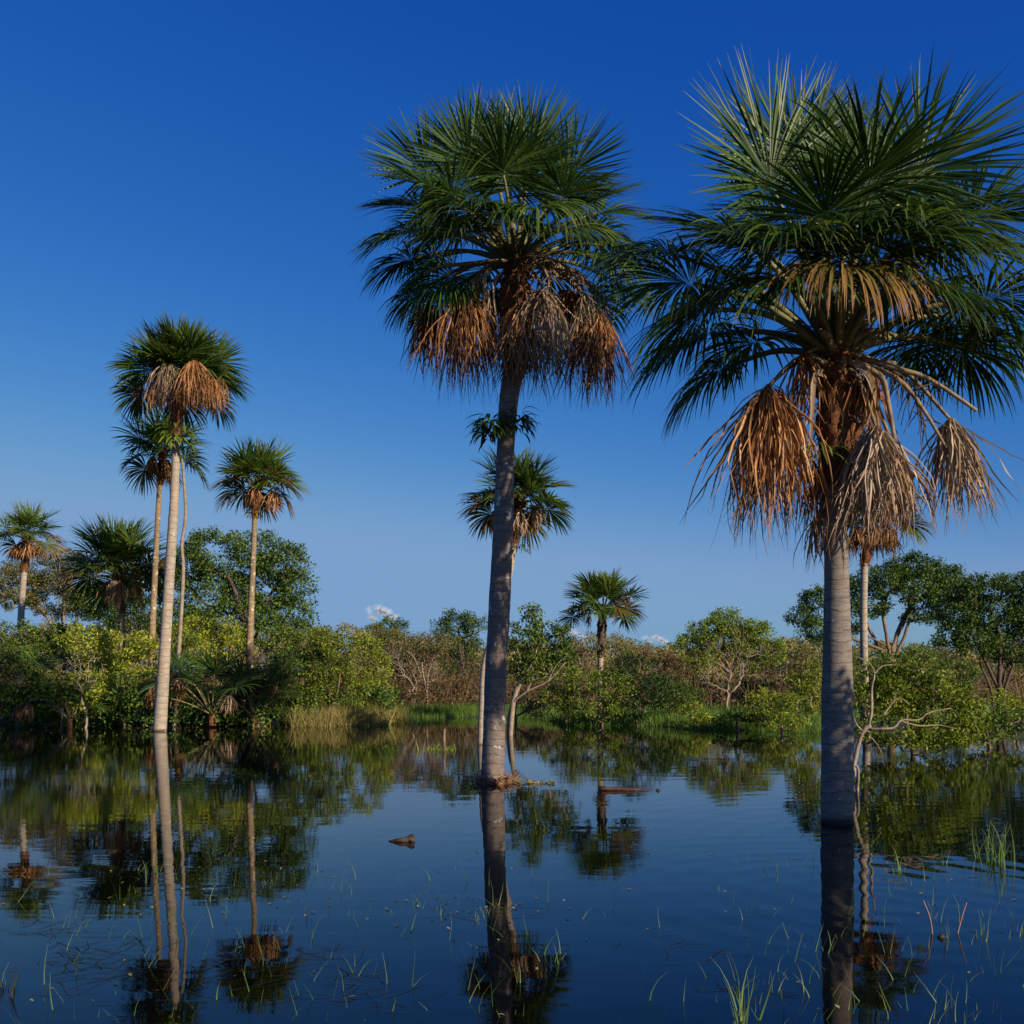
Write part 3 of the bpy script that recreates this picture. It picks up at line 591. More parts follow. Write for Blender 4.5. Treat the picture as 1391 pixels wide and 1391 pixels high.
rng=np.random.default_rng(101)
TREES='broadleaf trees round the pond'
tree('broad round green tree behind the slim palm, left background',"tree",46,(345,975),(335,875),
  [(295,752,48,30),(345,745,42,28),(385,765,38,32),(405,800,26,34),(350,800,55,36),(290,800,45,40),(395,840,36,30),(255,770,28,30),(320,840,70,25),(235,800,25,40)],'lf_dark','bark_d',.20,lsize=.20,crad=.34,dens=1.25)
tree('hazy grey-green tree behind the leftmost palms',"tree",62,(90,960),(85,870),[(60,775,34,22),(95,765,28,22),(30,800,40,30),(110,800,36,30),(75,815,50,26),(5,790,30,28)],'lf_olive','bark_p',.14,lsize=.22,crad=.38,dens=1.1)
tree('dark tree filling the gap behind the squat palm',"tree",56,(190,965),(185,880),[(125,812,36,28),(200,795,36,28),(165,830,50,26),(235,845,40,24)],'lf_dark','bark_d',.14,lsize=.2,crad=.36,dens=1.4)
tree('small flat-topped tree on the skyline left of the faint cloud',"tree",85,(528,955),(528,868),[(530,845,17,7),(512,853,12,6),(545,850,10,6),(527,862,24,10)],'lf_mid','bark_d',.14,lsize=.24,crad=.4,dens=1.0)
tree('dark tree just left of the middle palm trunk, two leafy tiers',"tree",60,(630,958),(630,905),[(600,840,14,9),(622,836,16,10),(648,848,24,18),(620,862,30,16),(632,885,30,18),(610,905,16,14)],'lf_dark','bark_d',.16,lsize=.2,crad=.36,dens=.9)
tree('glossy-leaved tree right of the middle palm trunk with pale forked branches low down',"tree",32,(692,1000),(697,955),
  [(722,832,12,9),(718,852,24,14),(748,862,26,20),(715,880,32,22),(760,888,24,22),(740,908,34,18),(705,915,18,16)],'lf_mid','bark_p',.08,lsize=.17,crad=.26,dens=1.3,
  extra_trunks=[([(690,1000,32),(694,960,32),(715,940,31.8),(745,925,31.7),(768,900,31.6)],.045,.012),([(715,940,31.8),(724,920,31.8),(722,900,31.8)],.022,.010),([(745,925,31.7),(755,905,31.7),(770,890,31.7)],.02,.008)])
tree('rounded tree on the marsh right of the lone palm, behind a bare bush',"tree",60,(993,958),(993,915),[(990,838,22,12),(965,855,30,16),(1015,858,32,16),(1042,882,26,14),(940,878,26,16),(990,870,46,22),(1035,900,30,12),(925,898,16,10),(955,900,22,12)],'lf_mid','bark_b',.16,lsize=.20,crad=.34,dens=1.6)
tree('large spreading tree behind the biggest palm, dark crooked limbs under the crown',"tree",50,(1212,962),(1212,880),
  [(1235,768,40,16),(1275,782,36,18),(1200,785,36,20),(1160,800,30,18),(1115,815,26,18),(1092,835,22,18),(1240,800,50,22),(1290,815,36,22),(1180,825,30,16),(1110,858,26,16),(1255,835,28,14),(1150,850,20,14)],'lf_dark','bark_b',.21,lsize=.20,crad=.34,dens=1.7,rmin=.02)
tree('dense dark tree at the right picture edge with several trunks',"tree",43,(1357,978),(1357,925),
  [(1335,800,40,18),(1380,795,32,18),(1310,830,36,26),(1355,835,44,26),(1400,830,36,30),(1330,870,42,26),(1380,875,42,26),(1290,865,22,22),(1425,880,30,26)],'lf_dark','bark_d',.14,lsize=.18,crad=.32,dens=1.6,
  extra_trunks=[([(1362,980,43),(1364,940,43),(1378,900,43)],.10,.05),([(1350,980,43),(1347,940,43),(1330,900,43)],.09,.04)])
# shrub in the water behind the biggest palm, pale twisted stem
tree('big yellow-green water shrub right of the biggest palm with pale twisted sunlit branches','shrub',24.5,(1240,1035),(1235,1000),
  [(1195,920,30,20),(1230,925,40,22),(1275,935,38,22),(1205,955,34,24),(1250,960,46,26),(1300,965,36,24),(1190,990,22,24),(1225,1000,34,24),(1270,1000,40,24),(1310,995,26,20),(1170,940,14,24)],'lf_bright','bark_b',.06,name='water_shrub',lsize=.15,crad=.24,dens=1.3)
t_=thing('dead_branch_tree','pale bare crooked stem leaning beside the base of the biggest palm','bare tree',P(1163,1075,17.2))
mb=MB()
def D(l_): return [P(x,y,d) for x,y,d in l_]
for pts,a_,b_ in [([(1161,1085,17.2),(1159,1050,17.2),(1164,1020,17.2),(1172,995,17.2),(1182,985,17.2)],.050,.055),
  ([(1164,1082,17.2),(1166,1050,17.1),(1163,1040,17.1)],.03,.03),
  ([(1180,985,17.2),(1184,965,17.2),(1184,935,17.3),(1188,915,17.3),(1180,900,17.3),(1165,893,17.3)],.035,.012),
  ([(1188,915,17.3),(1198,905,17.3),(1212,903,17.3)],.018,.008),
  ([(1178,990,17.2),(1200,990,17.1),(1215,988,17.1),(1225,978,17.1),(1248,978,17.1),(1262,968,17.1),(1292,962,17.1)],.036,.010),
  ([(1225,980,17.1),(1250,986,17.2),(1275,985,17.3),(1300,990,17.3)],.02,.006),
  ([(1200,972,17.3),(1208,960,17.3),(1222,948,17.3),(1236,958,17.3)],.016,.007),
  ([(1200,972,17.3),(1212,955,17.4),(1218,940,17.4)],.014,.006),
  ([(1174,995,17.2),(1164,985,17.2),(1160,975,17.3)],.022,.010),
  ([(1184,958,17.3),(1176,962,17.3),(1172,958,17.3)],.012,.006),
  ([(1180,998,17.2),(1192,1012,17.2),(1200,1028,17.2)],.010,.005)]:
    mb.tube(smooth_path(D(pts),16),np.linspace(a_,b_,16)*.74*(1+.13*rng.standard_normal(16)),8,rough=.12)
mb.build('stem',M['bark_p'],t_,origin=P(1163,1075,17.2),smooth=True)

SHR='shrubs on the far bank'
def shrub(label,d,x,y0,lobes,leaf,bark='bark_b',**kw):
    kw.setdefault('lsize',.15); kw.setdefault('crad',.25); kw.setdefault('dens',.95)
    return tree(label,'shrub',d,(x,y0),(x,y0-18),lobes,leaf,bark,.05,name='shrub',group=SHR,**kw)
# left bank, front row
rng=np.random.default_rng(202)
shrub('dark green shrub at the left picture edge below the leftmost palm',37,20,980,[(10,900,34,24),(30,925,38,24),(5,945,30,22),(-30,920,30,40)],'lf_mid')
shrub('yellow-green leafy shrub over the water, lower left corner of the bank',36.4,85,983,[(80,930,36,22),(110,945,34,20),(60,955,30,16),(120,925,28,18)],'lf_bright',lsize=.19)
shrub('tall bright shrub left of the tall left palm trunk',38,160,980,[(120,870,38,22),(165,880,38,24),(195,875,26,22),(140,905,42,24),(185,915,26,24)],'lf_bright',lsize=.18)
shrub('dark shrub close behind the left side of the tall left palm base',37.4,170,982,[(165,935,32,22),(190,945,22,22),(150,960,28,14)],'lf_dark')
shrub('green shrub crowning the bank below the leftmost palm trunk',40,70,978,[(20,860,34,18),(60,868,36,20),(95,862,34,18),(45,890,48,20)],'lf_mid')
shrub('yellow-topped shrub at the foot of the slim palm',40,290,978,[(262,858,30,18),(300,855,30,18),(275,885,40,22),(320,880,26,20)],'lf_bright')
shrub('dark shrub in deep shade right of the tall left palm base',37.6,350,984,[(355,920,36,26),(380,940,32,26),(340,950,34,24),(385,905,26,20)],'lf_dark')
shrub('green shrub below the right side of the round tree',39,400,982,[(380,868,36,20),(415,880,34,24),(395,905,36,20),(430,905,26,24)],'lf_mid')
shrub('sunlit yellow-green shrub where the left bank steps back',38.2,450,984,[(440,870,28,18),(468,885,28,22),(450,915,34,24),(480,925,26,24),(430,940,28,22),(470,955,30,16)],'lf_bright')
shrub('olive shrub at the right end of the left bank',39.5,500,982,[(500,880,24,18),(515,905,22,22),(500,935,26,22),(520,950,18,18)],'lf_bright')
shrub('low green shrub between the tall left palm and the juvenile palm',38.4,250,984,[(240,900,22,26),(255,935,22,22),(245,870,20,20)],'lf_mid')
# centre thicket
thk=[('dry brown bush with thin trunks left of the middle palm',52,560,968,[(540,890,28,24),(575,895,28,24),(555,920,34,18)],'lf_dry'),
 ('olive brown bush under the flat-topped skyline tree',58,520,965,[(505,865,26,12),(540,870,28,14),(520,885,34,14)],'lf_olive'),
 ('reddish dry thicket bush close left of the middle trunk',54,615,968,[(600,900,24,22),(635,915,26,24),(610,935,30,14)],'lf_dry'),
 ('green-brown bush at the thicket edge behind the bright grass',50,580,965,[(575,870,26,14),(600,878,22,14),(560,880,20,14)],'lf_olive'),
 ('brown bush between the glossy tree and the lone palm',52,775,968,[(775,885,22,20),(790,905,24,22),(765,925,26,20)],'lf_dry'),
 ('olive bush behind the lone small palm',56,845,965,[(840,885,24,14),(865,890,26,14),(850,910,34,18)],'lf_olive'),
 ('brown bush right of the lone small palm',54,900,965,[(890,895,22,14),(910,905,22,16),(895,925,28,16)],'lf_dry'),
 ('rusty thicket bush between the rounded tree and the biggest palm',58,1075,960,[(1060,915,22,14),(1085,918,22,16),(1070,935,28,12)],'lf_dry'),
 ('brown bush at the left foot of the rounded tree',54,935,962,[(925,925,22,14),(948,930,22,14)],'lf_dry')]
for lb,d,x,y0,lo,mt in thk: shrub(lb,d,x,y0,lo,mt,'bark_p',crad=.34,dens=.75,rmin=.02,lsize=.14)
fr=[('dark green leafy shrub at the foot of the lone small palm',37.6,820,986,[(795,925,28,24),(835,935,30,26),(815,955,38,22)],'lf_mid'),
 ('low shrub on the bank right of the glossy tree',38.2,765,984,[(755,945,20,16),(780,950,20,16),(770,965,24,12)],'lf_mid'),
 ('shrub on the bank overhanging the water right of the lone palm',37.5,870,986,[(862,915,28,28),(890,935,28,26),(872,955,34,22)],'lf_dark'),
 ('small yellow-green bush at the waterline under the rounded tree',35.5,945,990,[(940,968,14,12),(955,975,14,8)],'lf_bright'),
 ('green shrub in the water left of the biggest palm trunk',33,1060,992,[(1040,965,28,16),(1075,960,30,18),(1060,980,36,12)],'lf_bright'),
 ('taller shrub close left of the biggest palm trunk',35,1095,988,[(1085,930,18,18),(1100,920,18,22),(1095,950,24,20)],'lf_bright'),
 ('shrub on the water right of the yellow-green water shrub',27,1340,1010,[(1325,975,26,18),(1355,980,30,20),(1385,985,26,20),(1340,1000,34,10)],'lf_mid'),
 ('low green shrub below the dense tree at the right edge',33,1385,990,[(1360,955,26,14),(1395,955,26,16)],'lf_bright'),
 ('wide green bush on the bank between the lone palm and the dead bush',38.5,915,984,[(905,940,22,18),(925,950,22,16),(910,965,26,12)],'lf_mid'),
 ('dark bush standing behind the bright marsh grass under the rounded tree',50,1010,968,[(1005,935,24,12),(1030,932,20,12)],'lf_dark'),
 ('leafy green bush in the water straight in front of the dead bush',34.5,1000,992,[(985,975,20,9),(1010,972,20,11),(1030,978,18,8)],'lf_mid'),
 ('low olive bush at the marsh edge right of the bright waterline grass',40,700,982,[(715,955,16,14),(730,960,16,12)],'lf_olive'),
 ('low bright bush in the marsh grass right of the dead bush',44,1035,972,[(1030,945,20,10),(1050,950,18,9)],'lf_bright'),
 ('dark low bush in the marsh grass just left of the dead bush',46,935,970,[(925,940,18,14),(945,945,16,12)],'lf_dark'),
 ('tall light green bush touching the left side of the biggest palm trunk',40,1100,975,[(1095,890,14,18),(1085,905,18,20),(1105,925,18,20)],'lf_olive'),
 ('green bush behind the water shrub, under the spreading tree',40,1190,975,[(1170,905,26,18),(1215,900,30,18),(1250,895,28,16),(1200,930,40,18)],'lf_mid'),
 ('leafy bush under the dense right-edge tree, behind the water shrub',42,1290,972,[(1275,900,26,16),(1300,915,26,18),(1285,935,34,16)],'lf_dark')]
for lb,d,x,y0,lo,mt in fr: shrub(lb,d,x,y0,lo,mt)
# bare bushes
def bare(label,d,base,lobes,r0,bark,n=1.0,rmin=.008):
    return tree(label,'bare bush',d,base,(base[0],base[1]-30),lobes,None,bark,r0,name='bare_bush',dens=n,rmin=rmin,crad=.26)
bare('large leafless grey bush in front of the rounded tree',47,(990,972),[(960,890,26,26),(995,870,26,30),(1025,900,28,26),(975,920,36,20),(1040,875,14,20)],.065,'bark_p',9.0,.006)
bare('pale leafless stems in the thicket left of the middle palm',50,(560,968),[(530,900,30,22),(575,910,30,22),(545,890,20,22)],.05,'bark_p',6,.008)
bare('thin leafless brown bush beside the dry bush near the lone palm',50,(785,965),[(775,905,18,20),(795,905,18,22)],.05,'bark_b',6,.008)
bare('pale branching dead shrub near the left edge of the bank',36.2,(110,980),[(95,905,22,16),(125,905,22,20),(110,925,26,16)],.05,'bark_p',3,.008)

# juvenile palms on the bank
def juvenile(label,d,base,n,sc,seed,deads=(),c_up=.2):
    global rng
    rng=np.random.default_rng(seed)
    b=P(base[0],base[1],d); b[2]=max(b[2],float(ground_z(b[0],b[1])),0.0)
    root=thing('young_palm',label,'palm',b); c=b+np.array([0,0,c_up])
    mb=MB(); mb.tube([b-np.array([0,0,.2]),b+np.array([0,0,.1]),c+np.array([0,0,.15])],[.14*sc,.12*sc,.08*sc],10,rough=.1); mb.build('stem',M['fibre'],root,origin=b)
    for i in range(n):
        f=(i+.5)/n; live_frond(root,b,c,.15+1.0*f,i*2.4+seed,1.5*sc*rng.uniform(.8,1.2),1.0*sc,.3+.5*f,34,'palm',arch=.25,tilt=.3,wmax=.05,sc=.8)
    for (hx,hy,L,bu,mt) in deads: dead_frond(root,b,c,P(hx,hy,d-.2),L,bu,mt,60,.035,.9)
    return root
juvenile('young fan palm right of the tall left palm base with two hanging dead leaves',36.6,(288,978),12,1.15,9,[(243,925,1.0,.9,'dead'),(312,945,.75,1.0,'dead_g'),(206,935,.8,.7,'dead')])
juvenile('young fan palm at the lower left with an arched brown dead leaf on the water',36.2,(95,984),6,.75,19,[(40,955,.7,.9,'dead'),(25,958,.7,.9,'dead')])
juvenile('young fan palm in the shade right of the juvenile cluster',37.2,(345,980),8,.95,29,[(372,925,.6,.8,'dead')])
juvenile('young fan palm sprouting in the bushes below the squat palm',39,(85,965),7,1.1,39)

# ------------------------------------------------------------------ far woodland and ground cover
rng=np.random.default_rng(303)
C=[]
for d,x0,x1,yt,yb,n in [(120,-700,700,0,0,1500),(95,-400,400,0,0,1100),(72,-120,120,0,0,900)]:
    px=rng.uniform(-60,1450,n); topy=876+6*np.sin(px*.021+d)+5*np.sin(px*.06+d*2)+3*np.sin(px*.17)
    if d==72: topy=topy+18
    if d==95: topy=topy+8
    topy=topy+7*np.sin(px*.045+1.7)*np.sin(px*.013)-5*(np.sin(px*.31)>.7); topy=np.where(px<440,topy-24,topy); topy=np.where((px>440)&(px<640),topy-10,topy)
    dd=d+rng.uniform(-7,7,n); py=rng.uniform(0,1,n)**1.3; yb=HOR+1.9*F/d
    C.append(np.stack([(px-CX)/F*dd,dd,CAMH+(HOR-(topy+(yb-topy)*py))/F*dd],-1))
C=np.concatenate(C); C[:,2]=np.maximum(C[:,2],.3)
V,Q=leaf_cloud(C,.85,46,.34); me=make_mesh('woodland',V,Q,M['lf_olive'])
tag(link('woodland',me),'low olive woodland closing the marsh far behind the pond','woodland',kind='stuff')
# second, browner layer of undergrowth behind the shrubs
px=rng.uniform(-60,1450,2300); dd=rng.uniform(48,66,2300); hh=rng.uniform(.2,2.0,2300)*np.where((px>925)&(px<1110),.35,1)*np.where((px>530)&(px<700),.8,1)*(.6+.5*np.sin(px*.07)*np.sin(px*.19+dd))
C=np.stack([(px-CX)/F*dd,dd,.15+hh],-1); V,Q=leaf_cloud(C,.5,34,.17)
mb=MB(); mb.add(V,Q)
m=2600; px=rng.uniform(-60,1450,m); dd=rng.uniform(47,64,m); b=np.stack([(px-CX)/F*dd,dd,0*dd],-1); Cc=[b]; d_=nrm(rng.normal(0,.28,(m,3))+np.array([0,0,1.]))
for k in range(4): d_=nrm(d_+rng.normal(0,.12,(m,3))); Cc.append(Cc[-1]+d_*(rng.uniform(.3,.75,m))[:,None])
Cc=np.stack(Cc,1); mb.ribbons(Cc,np.tile(np.array([1.,0,0]),(m,5,1)),.035*np.array([[1,.8,.6,.4,.2]])*np.ones((m,1)))
tag(mb.build('undergrowth',M['lf_dry']),'dry brown undergrowth and thin stems behind the bank shrubs','undergrowth',kind='stuff')
# dark low cover along the left bank
px=rng.uniform(-40,540,900); u=(px-CX)/F; dd=shore(u)+rng.uniform(-1.8,4,900); C=np.stack([u*dd,dd,rng.uniform(.1,1.3,900)],-1)
V,Q=leaf_cloud(C,.32,34,.15); tag(link('bank_cover',make_mesh('bank_cover',V,Q,M['lf_dark'])),'dark tangled ground cover under the shrubs of the left bank','ground cover',kind='stuff')
def blades(n,xs,ds,hgt,w,lean=.25,zoff=0.,K=5,bend=.35):
    px=xs; b=np.stack([(px-CX)/F*ds,ds,np.maximum(ground_z((px-CX)/F*ds,ds),-.12)+zoff],-1)
    d=nrm(rng.normal(0,lean,(n,3))*np.array([1,1,.1])+np.array([0,0,1.])); bd=rng.normal(0,1,(n,3))*np.array([1,1,0])*bend/K; C=[b]
    for k in range(K-1): d=nrm(d+bd*(k+.5)*.5+G*.05*k*bend); C.append(C[-1]+d*(hgt/(K-1))[:,None])
    C=np.stack(C,1); a=rng.uniform(0,np.pi,n); W=np.stack([np.cos(a),.35*np.sin(a),0*a],-1)[:,None]*np.ones((1,K,1))
    t=np.linspace(0,1,K)[None]; return C,W,w[:,None]*np.clip((1-t)/.6,.08,1)
n=15000; px=rng.uniform(515,1120,n); u=(px-CX)/F; ds=shore(u)+rng.exponential(3.5,n)-.8
mb=MB(); C,W,wd=blades(n,px,ds,rng.uniform(.15,.5,n),rng.uniform(.008,.022,n)*1.5); mb.ribbons(C,W,wd)
n=6000; px=rng.uniform(900,1450,n); ds=rng.uniform(36,62,n); C,W,wd=blades(n,px,ds,rng.uniform(.2,.55,n),rng.uniform(.015,.04,n)*1.3); mb.ribbons(C,W,wd)
tag(mb.build('marsh_grass',M['grass']),'bright green marsh grass along the far waterline','grass',kind='stuff')
n=6500; px=np.concatenate([rng.normal(480,32,n//2),rng.uniform(395,540,n-n//2)]); u=(px-CX)/F; ds=shore(u)+rng.uniform(-.5,1.6,n)
ds=np.where(px>528,39.7,ds-1.7); mb=MB(); C,W,wd=blades(n,px,ds,rng.uniform(.4,1.15,n),rng.uniform(.012,.03,n),.35,bend=.8); mb.ribbons(C,W,wd)
tag(mb.build('straw_grass',M['straw']),'straw-yellow drooping grass at the right end of the left bank','grass',kind='stuff')
# sparse blades on the water
mb=MB()
def wpos(px,py): return CAMH*F/(np.asarray(py,float)-HOR)
n=420
px=np.concatenate([rng.uniform(0,480,140),rng.uniform(430,760,90),rng.uniform(980,1391,150),rng.uniform(700,1391,40)])
py=np.concatenate([rng.uniform(1180,1391,140),rng.uniform(1180,1391,90),rng.uniform(1160,1391,150),rng.uniform(1130,1391,40)])
ds=wpos(px,py); C,W,wd=blades(n,px,ds,rng.uniform(.05,.28,n)**1.0+.1,rng.uniform(.004,.009,n),.3,bend=.6); mb.ribbons(C,W,wd)
tag(mb.build('water_grass',M['reed']),'scattered thin grass blades poking out of the near water','grass',kind='stuff')
# drowned dark stems lying at the surface
mb=MB(); n=240
cl=np.array([[95,1320,26,20,50],[30,1262,22,8,25],[150,1290,30,14,35],[480,1350,34,14,35],[420,1300,26,10,20],[300,1330,30,20,25],[655,1245,30,8,20],[1020,1345,40,16,15],[900,1280,60,30,15]]); px=np.concatenate([rng.normal(a,b,int(k)) for a,_,b,_,k in cl]); py=np.concatenate([np.minimum(rng.normal(a,b,int(k)),1420) for _,a,_,b,k in cl]); n=len(px)
ds=wpos(px,py); b=np.stack([(px-CX)/F*ds,ds,np.full(n,.004)],-1); a=rng.uniform(0,np.pi,n); d_=np.stack([np.cos(a),np.sin(a)*.6,0*a],-1); C=[b]
L=rng.uniform(.06,.42,n)
for k in range(4): d_=nrm(d_+rng.normal(0,.25,(n,3))*np.array([1,1,0])); C.append(C[-1]+d_*L[:,None]/4)
C=np.stack(C,1); W=nrm(np.cross(np.gradient(C,axis=1),[0,0,1.])); mb.ribbons(C,W,rng.uniform(.003,.007,n)[:,None]*np.ones((1,5)))
tag(mb.build('drowned_stems',M['reed_dk']),'dark drowned stems floating on the near water','weed',kind='stuff')
n=170; px=np.concatenate([rng.uniform(0,1391,90),rng.normal(640,60,40),rng.normal(250,110,40)]); py=np.concatenate([rng.uniform(1090,1391,90),rng.normal(1235,14,40),rng.normal(1215,20,40)]); ds=wpos(px,py)
c_=np.stack([(px-CX)/F*ds,ds,np.full(n,.006)],-1); V,Q=leaf_cloud(c_,.001,1,.05,up=6); V[:,2]=np.clip(V[:,2],.002,.012)
tag(link('floating_leaves',make_mesh('floating_leaves',V,Q,M['straw'])),'tiny fallen leaves and scum specks drifting on the near water','litter',kind='stuff')
# reed tufts that stand out
rng=np.random.default_rng(404)
def tuft(label,px,py,n,h,w,spread=8,mat='reed',lean=.16,bend=.3):
    ds=float(wpos(px,py)); xs=px+rng.normal(0,spread,n); dz=ds+rng.normal(0,.12,n)
    mb=MB(); C,W,wd=blades(n,xs,dz,h*rng.uniform(.5,1.05,n),w*rng.uniform(.7,1.2,n),lean,K=6,bend=bend); mb.ribbons(C,W,wd)
    o=P(px,py,ds); o[2]=0
    return tag(mb.build('reed_tuft',M[mat],None,loc=o,origin=o),label,'reeds','reed tufts in the water')
tuft('tall sunlit reed clump at the right edge, beside the shrub reflections',1352,1172,34,.62,.014,16)
tuft('small reed clump right of the biggest palm, below its pale stem',1223,1188,10,.38,.012,5)
tuft('pair of fine reed blades just left of the tall right-edge clump',1283,1172,6,.3,.010,5)
tuft('reed tuft at the right edge below the two pink sticks',1335,1268,12,.34,.010,6)
tuft('lone bent reed near the right border, above the bottom grass',1376,1262,5,.36,.010,4)
tuft('grass tuft growing in front of the tall left palm reflection',205,1184,26,.30,.014,9,lean=.4,bend=.9)
tuft('small grass tuft among the weeds right of the slim palm reflection',365,1198,8,.22,.010,5)
tuft('tall green reed tuft near the bottom, left of the biggest palm reflection',1008,1391,16,.52,.010,5)
tuft('slender reeds at the bottom between the tall tuft and the biggest palm reflection',1052,1340,8,.24,.007,7)
tuft('single bright reed blade in front of the biggest palm reflection',1125,1290,3,.24,.009,2)
tuft('short reeds in front of the middle palm reflection',655,1248,14,.22,.010,10)
tuft('thin reeds right of the middle palm reflection',758,1300,7,.32,.008,3)
tuft('pale grass blades left of the middle palm reflection',588,1245,10,.22,.008,14)
tuft('sparse short reeds farther left of the middle palm reflection',525,1240,14,.2,.007,24)
tuft('short upright reeds in the bottom right corner',1350,1385,10,.2,.008,22)
tuft('reeds at the bottom right of the biggest palm reflection',1278,1375,8,.30,.008,12)
tuft('dark reed tuft in the bottom left corner',14,1345,14,.34,.012,9,'reed_dk',.3)
# floating bits
def stick(label,a,b,r,mat):
    mb=MB(); mb.tube(smooth_path([a,(a+b)/2+rng.normal(0,.012,3),b],8),np.linspace(r*.8,r*.5,8),7)
    return tag(mb.build('stick',M[mat],None,loc=a,origin=a,smooth=True),label,'stick')
d=float(wpos(1265,1268)); stick('left one of two pinkish sticks slanting out of the water at right',P(1267,1275,d),P(1254,1223,d),.009,'stick')
d=float(wpos(1300,1268)); stick('right one of two pinkish sticks slanting out of the water at right',P(1299,1275,d),P(1313,1226,d),.008,'stick')
d=float(wpos(545,1143)); 
mb=MB(); mb.tube(smooth_path([P(528,1143,d),P(545,1141,d-.03),P(556,1140,d),P(563,1139,d)],10),np.array([.008,.015,.022,.028,.032,.036,.042,.045,.045,.03]),9,rough=.2)
mb.tube([P(559,1141,d),P(562,1134,d)],[.03,.018],6,rough=.15)
tag(mb.build('driftwood',M['wood'],None,loc=P(545,1143,d),origin=P(545,1143,d)),'dark chunk of driftwood floating left of the middle palm reflection','driftwood')
d=float(wpos(850,1074)); mb=MB(); mb.tube(smooth_path([P(814,1071,d),P(840,1072,d),P(868,1073,d),P(888,1075,d)],12),np.linspace(.040,.015,12),8,rough=.15)
tag(mb.build('floating_log',M['wood_r'],None,loc=P(850,1074,d),origin=P(850,1074,d)),'long thin reddish log floating right of the middle palm','log')
mb=MB(); mb.tube([P(890,1076,d),P(894,1073,d),P(898,1076,d)],[.02,.035,.02],7,rough=.15)
tag(mb.build('wood_chip',M['wood'],None,loc=P(894,1076,d),origin=P(894,1076,d)),'tiny dark wood lump beyond the right end of the floating log','driftwood')
d=float(wpos(1278,1274)); mb=MB(); mb.tube([P(1274,1275,d),P(1279,1272,d),P(1284,1275,d)],[.012,.022,.012],7,rough=.15)
tag(mb.build('floating_knot',M['wood'],None,loc=P(1279,1274,d),origin=P(1279,1274,d)),'small dark knot floating between the two pinkish sticks','driftwood')
tuft('small bright bush of grass on the water between the left bank and the middle palm',599,1019,150,.42,.03,13,'lily',.75,.9)
d=27.; st=P(604,1018,26); mb=MB(); mb.tube([P(604,1022,26),P(603,1005,26),P(604,990,26)],[.045,.04,.025],8,rough=.08)
tag(mb.build('dead_stump',M['bark_b'],None,loc=st,origin=st),'short pale stump rising out of the bright water bush left of the middle palm','stump')
# root ring at the middle palm base
n=260; b0=P(670,1063,18.4); b0[2]=0; a=rng.uniform(0,2*np.pi,n); rr_=.24+np.abs(rng.normal(0,.10,n)); C=[b0+np.stack([np.cos(a)*rr_,np.sin(a)*rr_,rng.uniform(-.02,.12,n)],-1)]
d_=nrm(rng.normal(0,1,(n,3))*np.array([1,1,.35]))
for k in range(3): d_=nrm(d_+rng.normal(0,.4,(n,3))+G*.15); C.append(C[-1]+d_*.06)
C=np.stack(C,1); C[...,2]=np.maximum(C[...,2],-.03); mb=MB(); mb.ribbons(C,nrm(np.cross(np.gradient(C,axis=1),rng.normal(0,1,(n,1,3)))),.016*np.ones((n,4)))
t=np.linspace(0,2*np.pi,28); mb.tube(np.stack([b0[0]+.27*np.cos(t),b0[1]+.27*np.sin(t),.01+0*t],-1),.05,8,cap=False,rough=.35)
mb.build('root_mat',M['root'],pa,origin=orga)
# weeds trailing right of the root mat
tag(None or (lambda: None)() or link('floating_litter',(lambda V,Q: make_mesh('floating_litter',V,Q,M['straw']))(*leaf_cloud(np.stack([rng.uniform(-.15,.75,40),18.3+rng.normal(0,.15,40),np.full(40,.02)],-1),.03,4,.07))),'brown leaf litter floating round the middle palm base','litter',kind='stuff')
# off-frame bank trees (behind right) that shade the foot of the biggest palm
rng=np.random.default_rng(505)
SKS=.35; SKB=.20; SUN_AZ=R(47); SUN_EL=R(21)
sdir=np.array([math.sin(SUN_AZ)*math.cos(SUN_EL),-math.cos(SUN_AZ)*math.cos(SUN_EL),math.sin(SUN_EL)])
def shade_tree(label,tx,ty,zt,dist,r,top):
    h=sdir[:2]/np.linalg.norm(sdir[:2]); c=np.array([tx,ty])+h*dist; b=np.array([c[0],c[1],max(0.,float(ground_z(c[0],c[1])))])
    zc=zt+dist*math.tan(SUN_EL)
    root=thing('bank_tree',label,'tree',b)
    n=26; u=nrm(rng.normal(0,1,(n,3)))*rng.uniform(.2,1,(n,1))**.5
    C=np.array([c[0],c[1],zc-top])+u*np.array([r,r,top]); V,Q=leaf_cloud(C,.5,70,.2)
    link('crown',make_mesh('crown',V-b,Q,M['lf_mid']),root)
    mb=MB(); nodes,par,rad=tree_skeleton(b-np.array([0,0,.3]),np.array([c[0],c[1],max(zc-top*2,1.2)]),C[::2],.12); skeleton_mesh(mb,nodes,par,rad,.02); mb.build('trunk',M['bark_b'],root,origin=b)
shade_tree('bushy tree on the near bank outside the frame to the right',4.3,13.57,1.55,7.5,1.3,1.1)

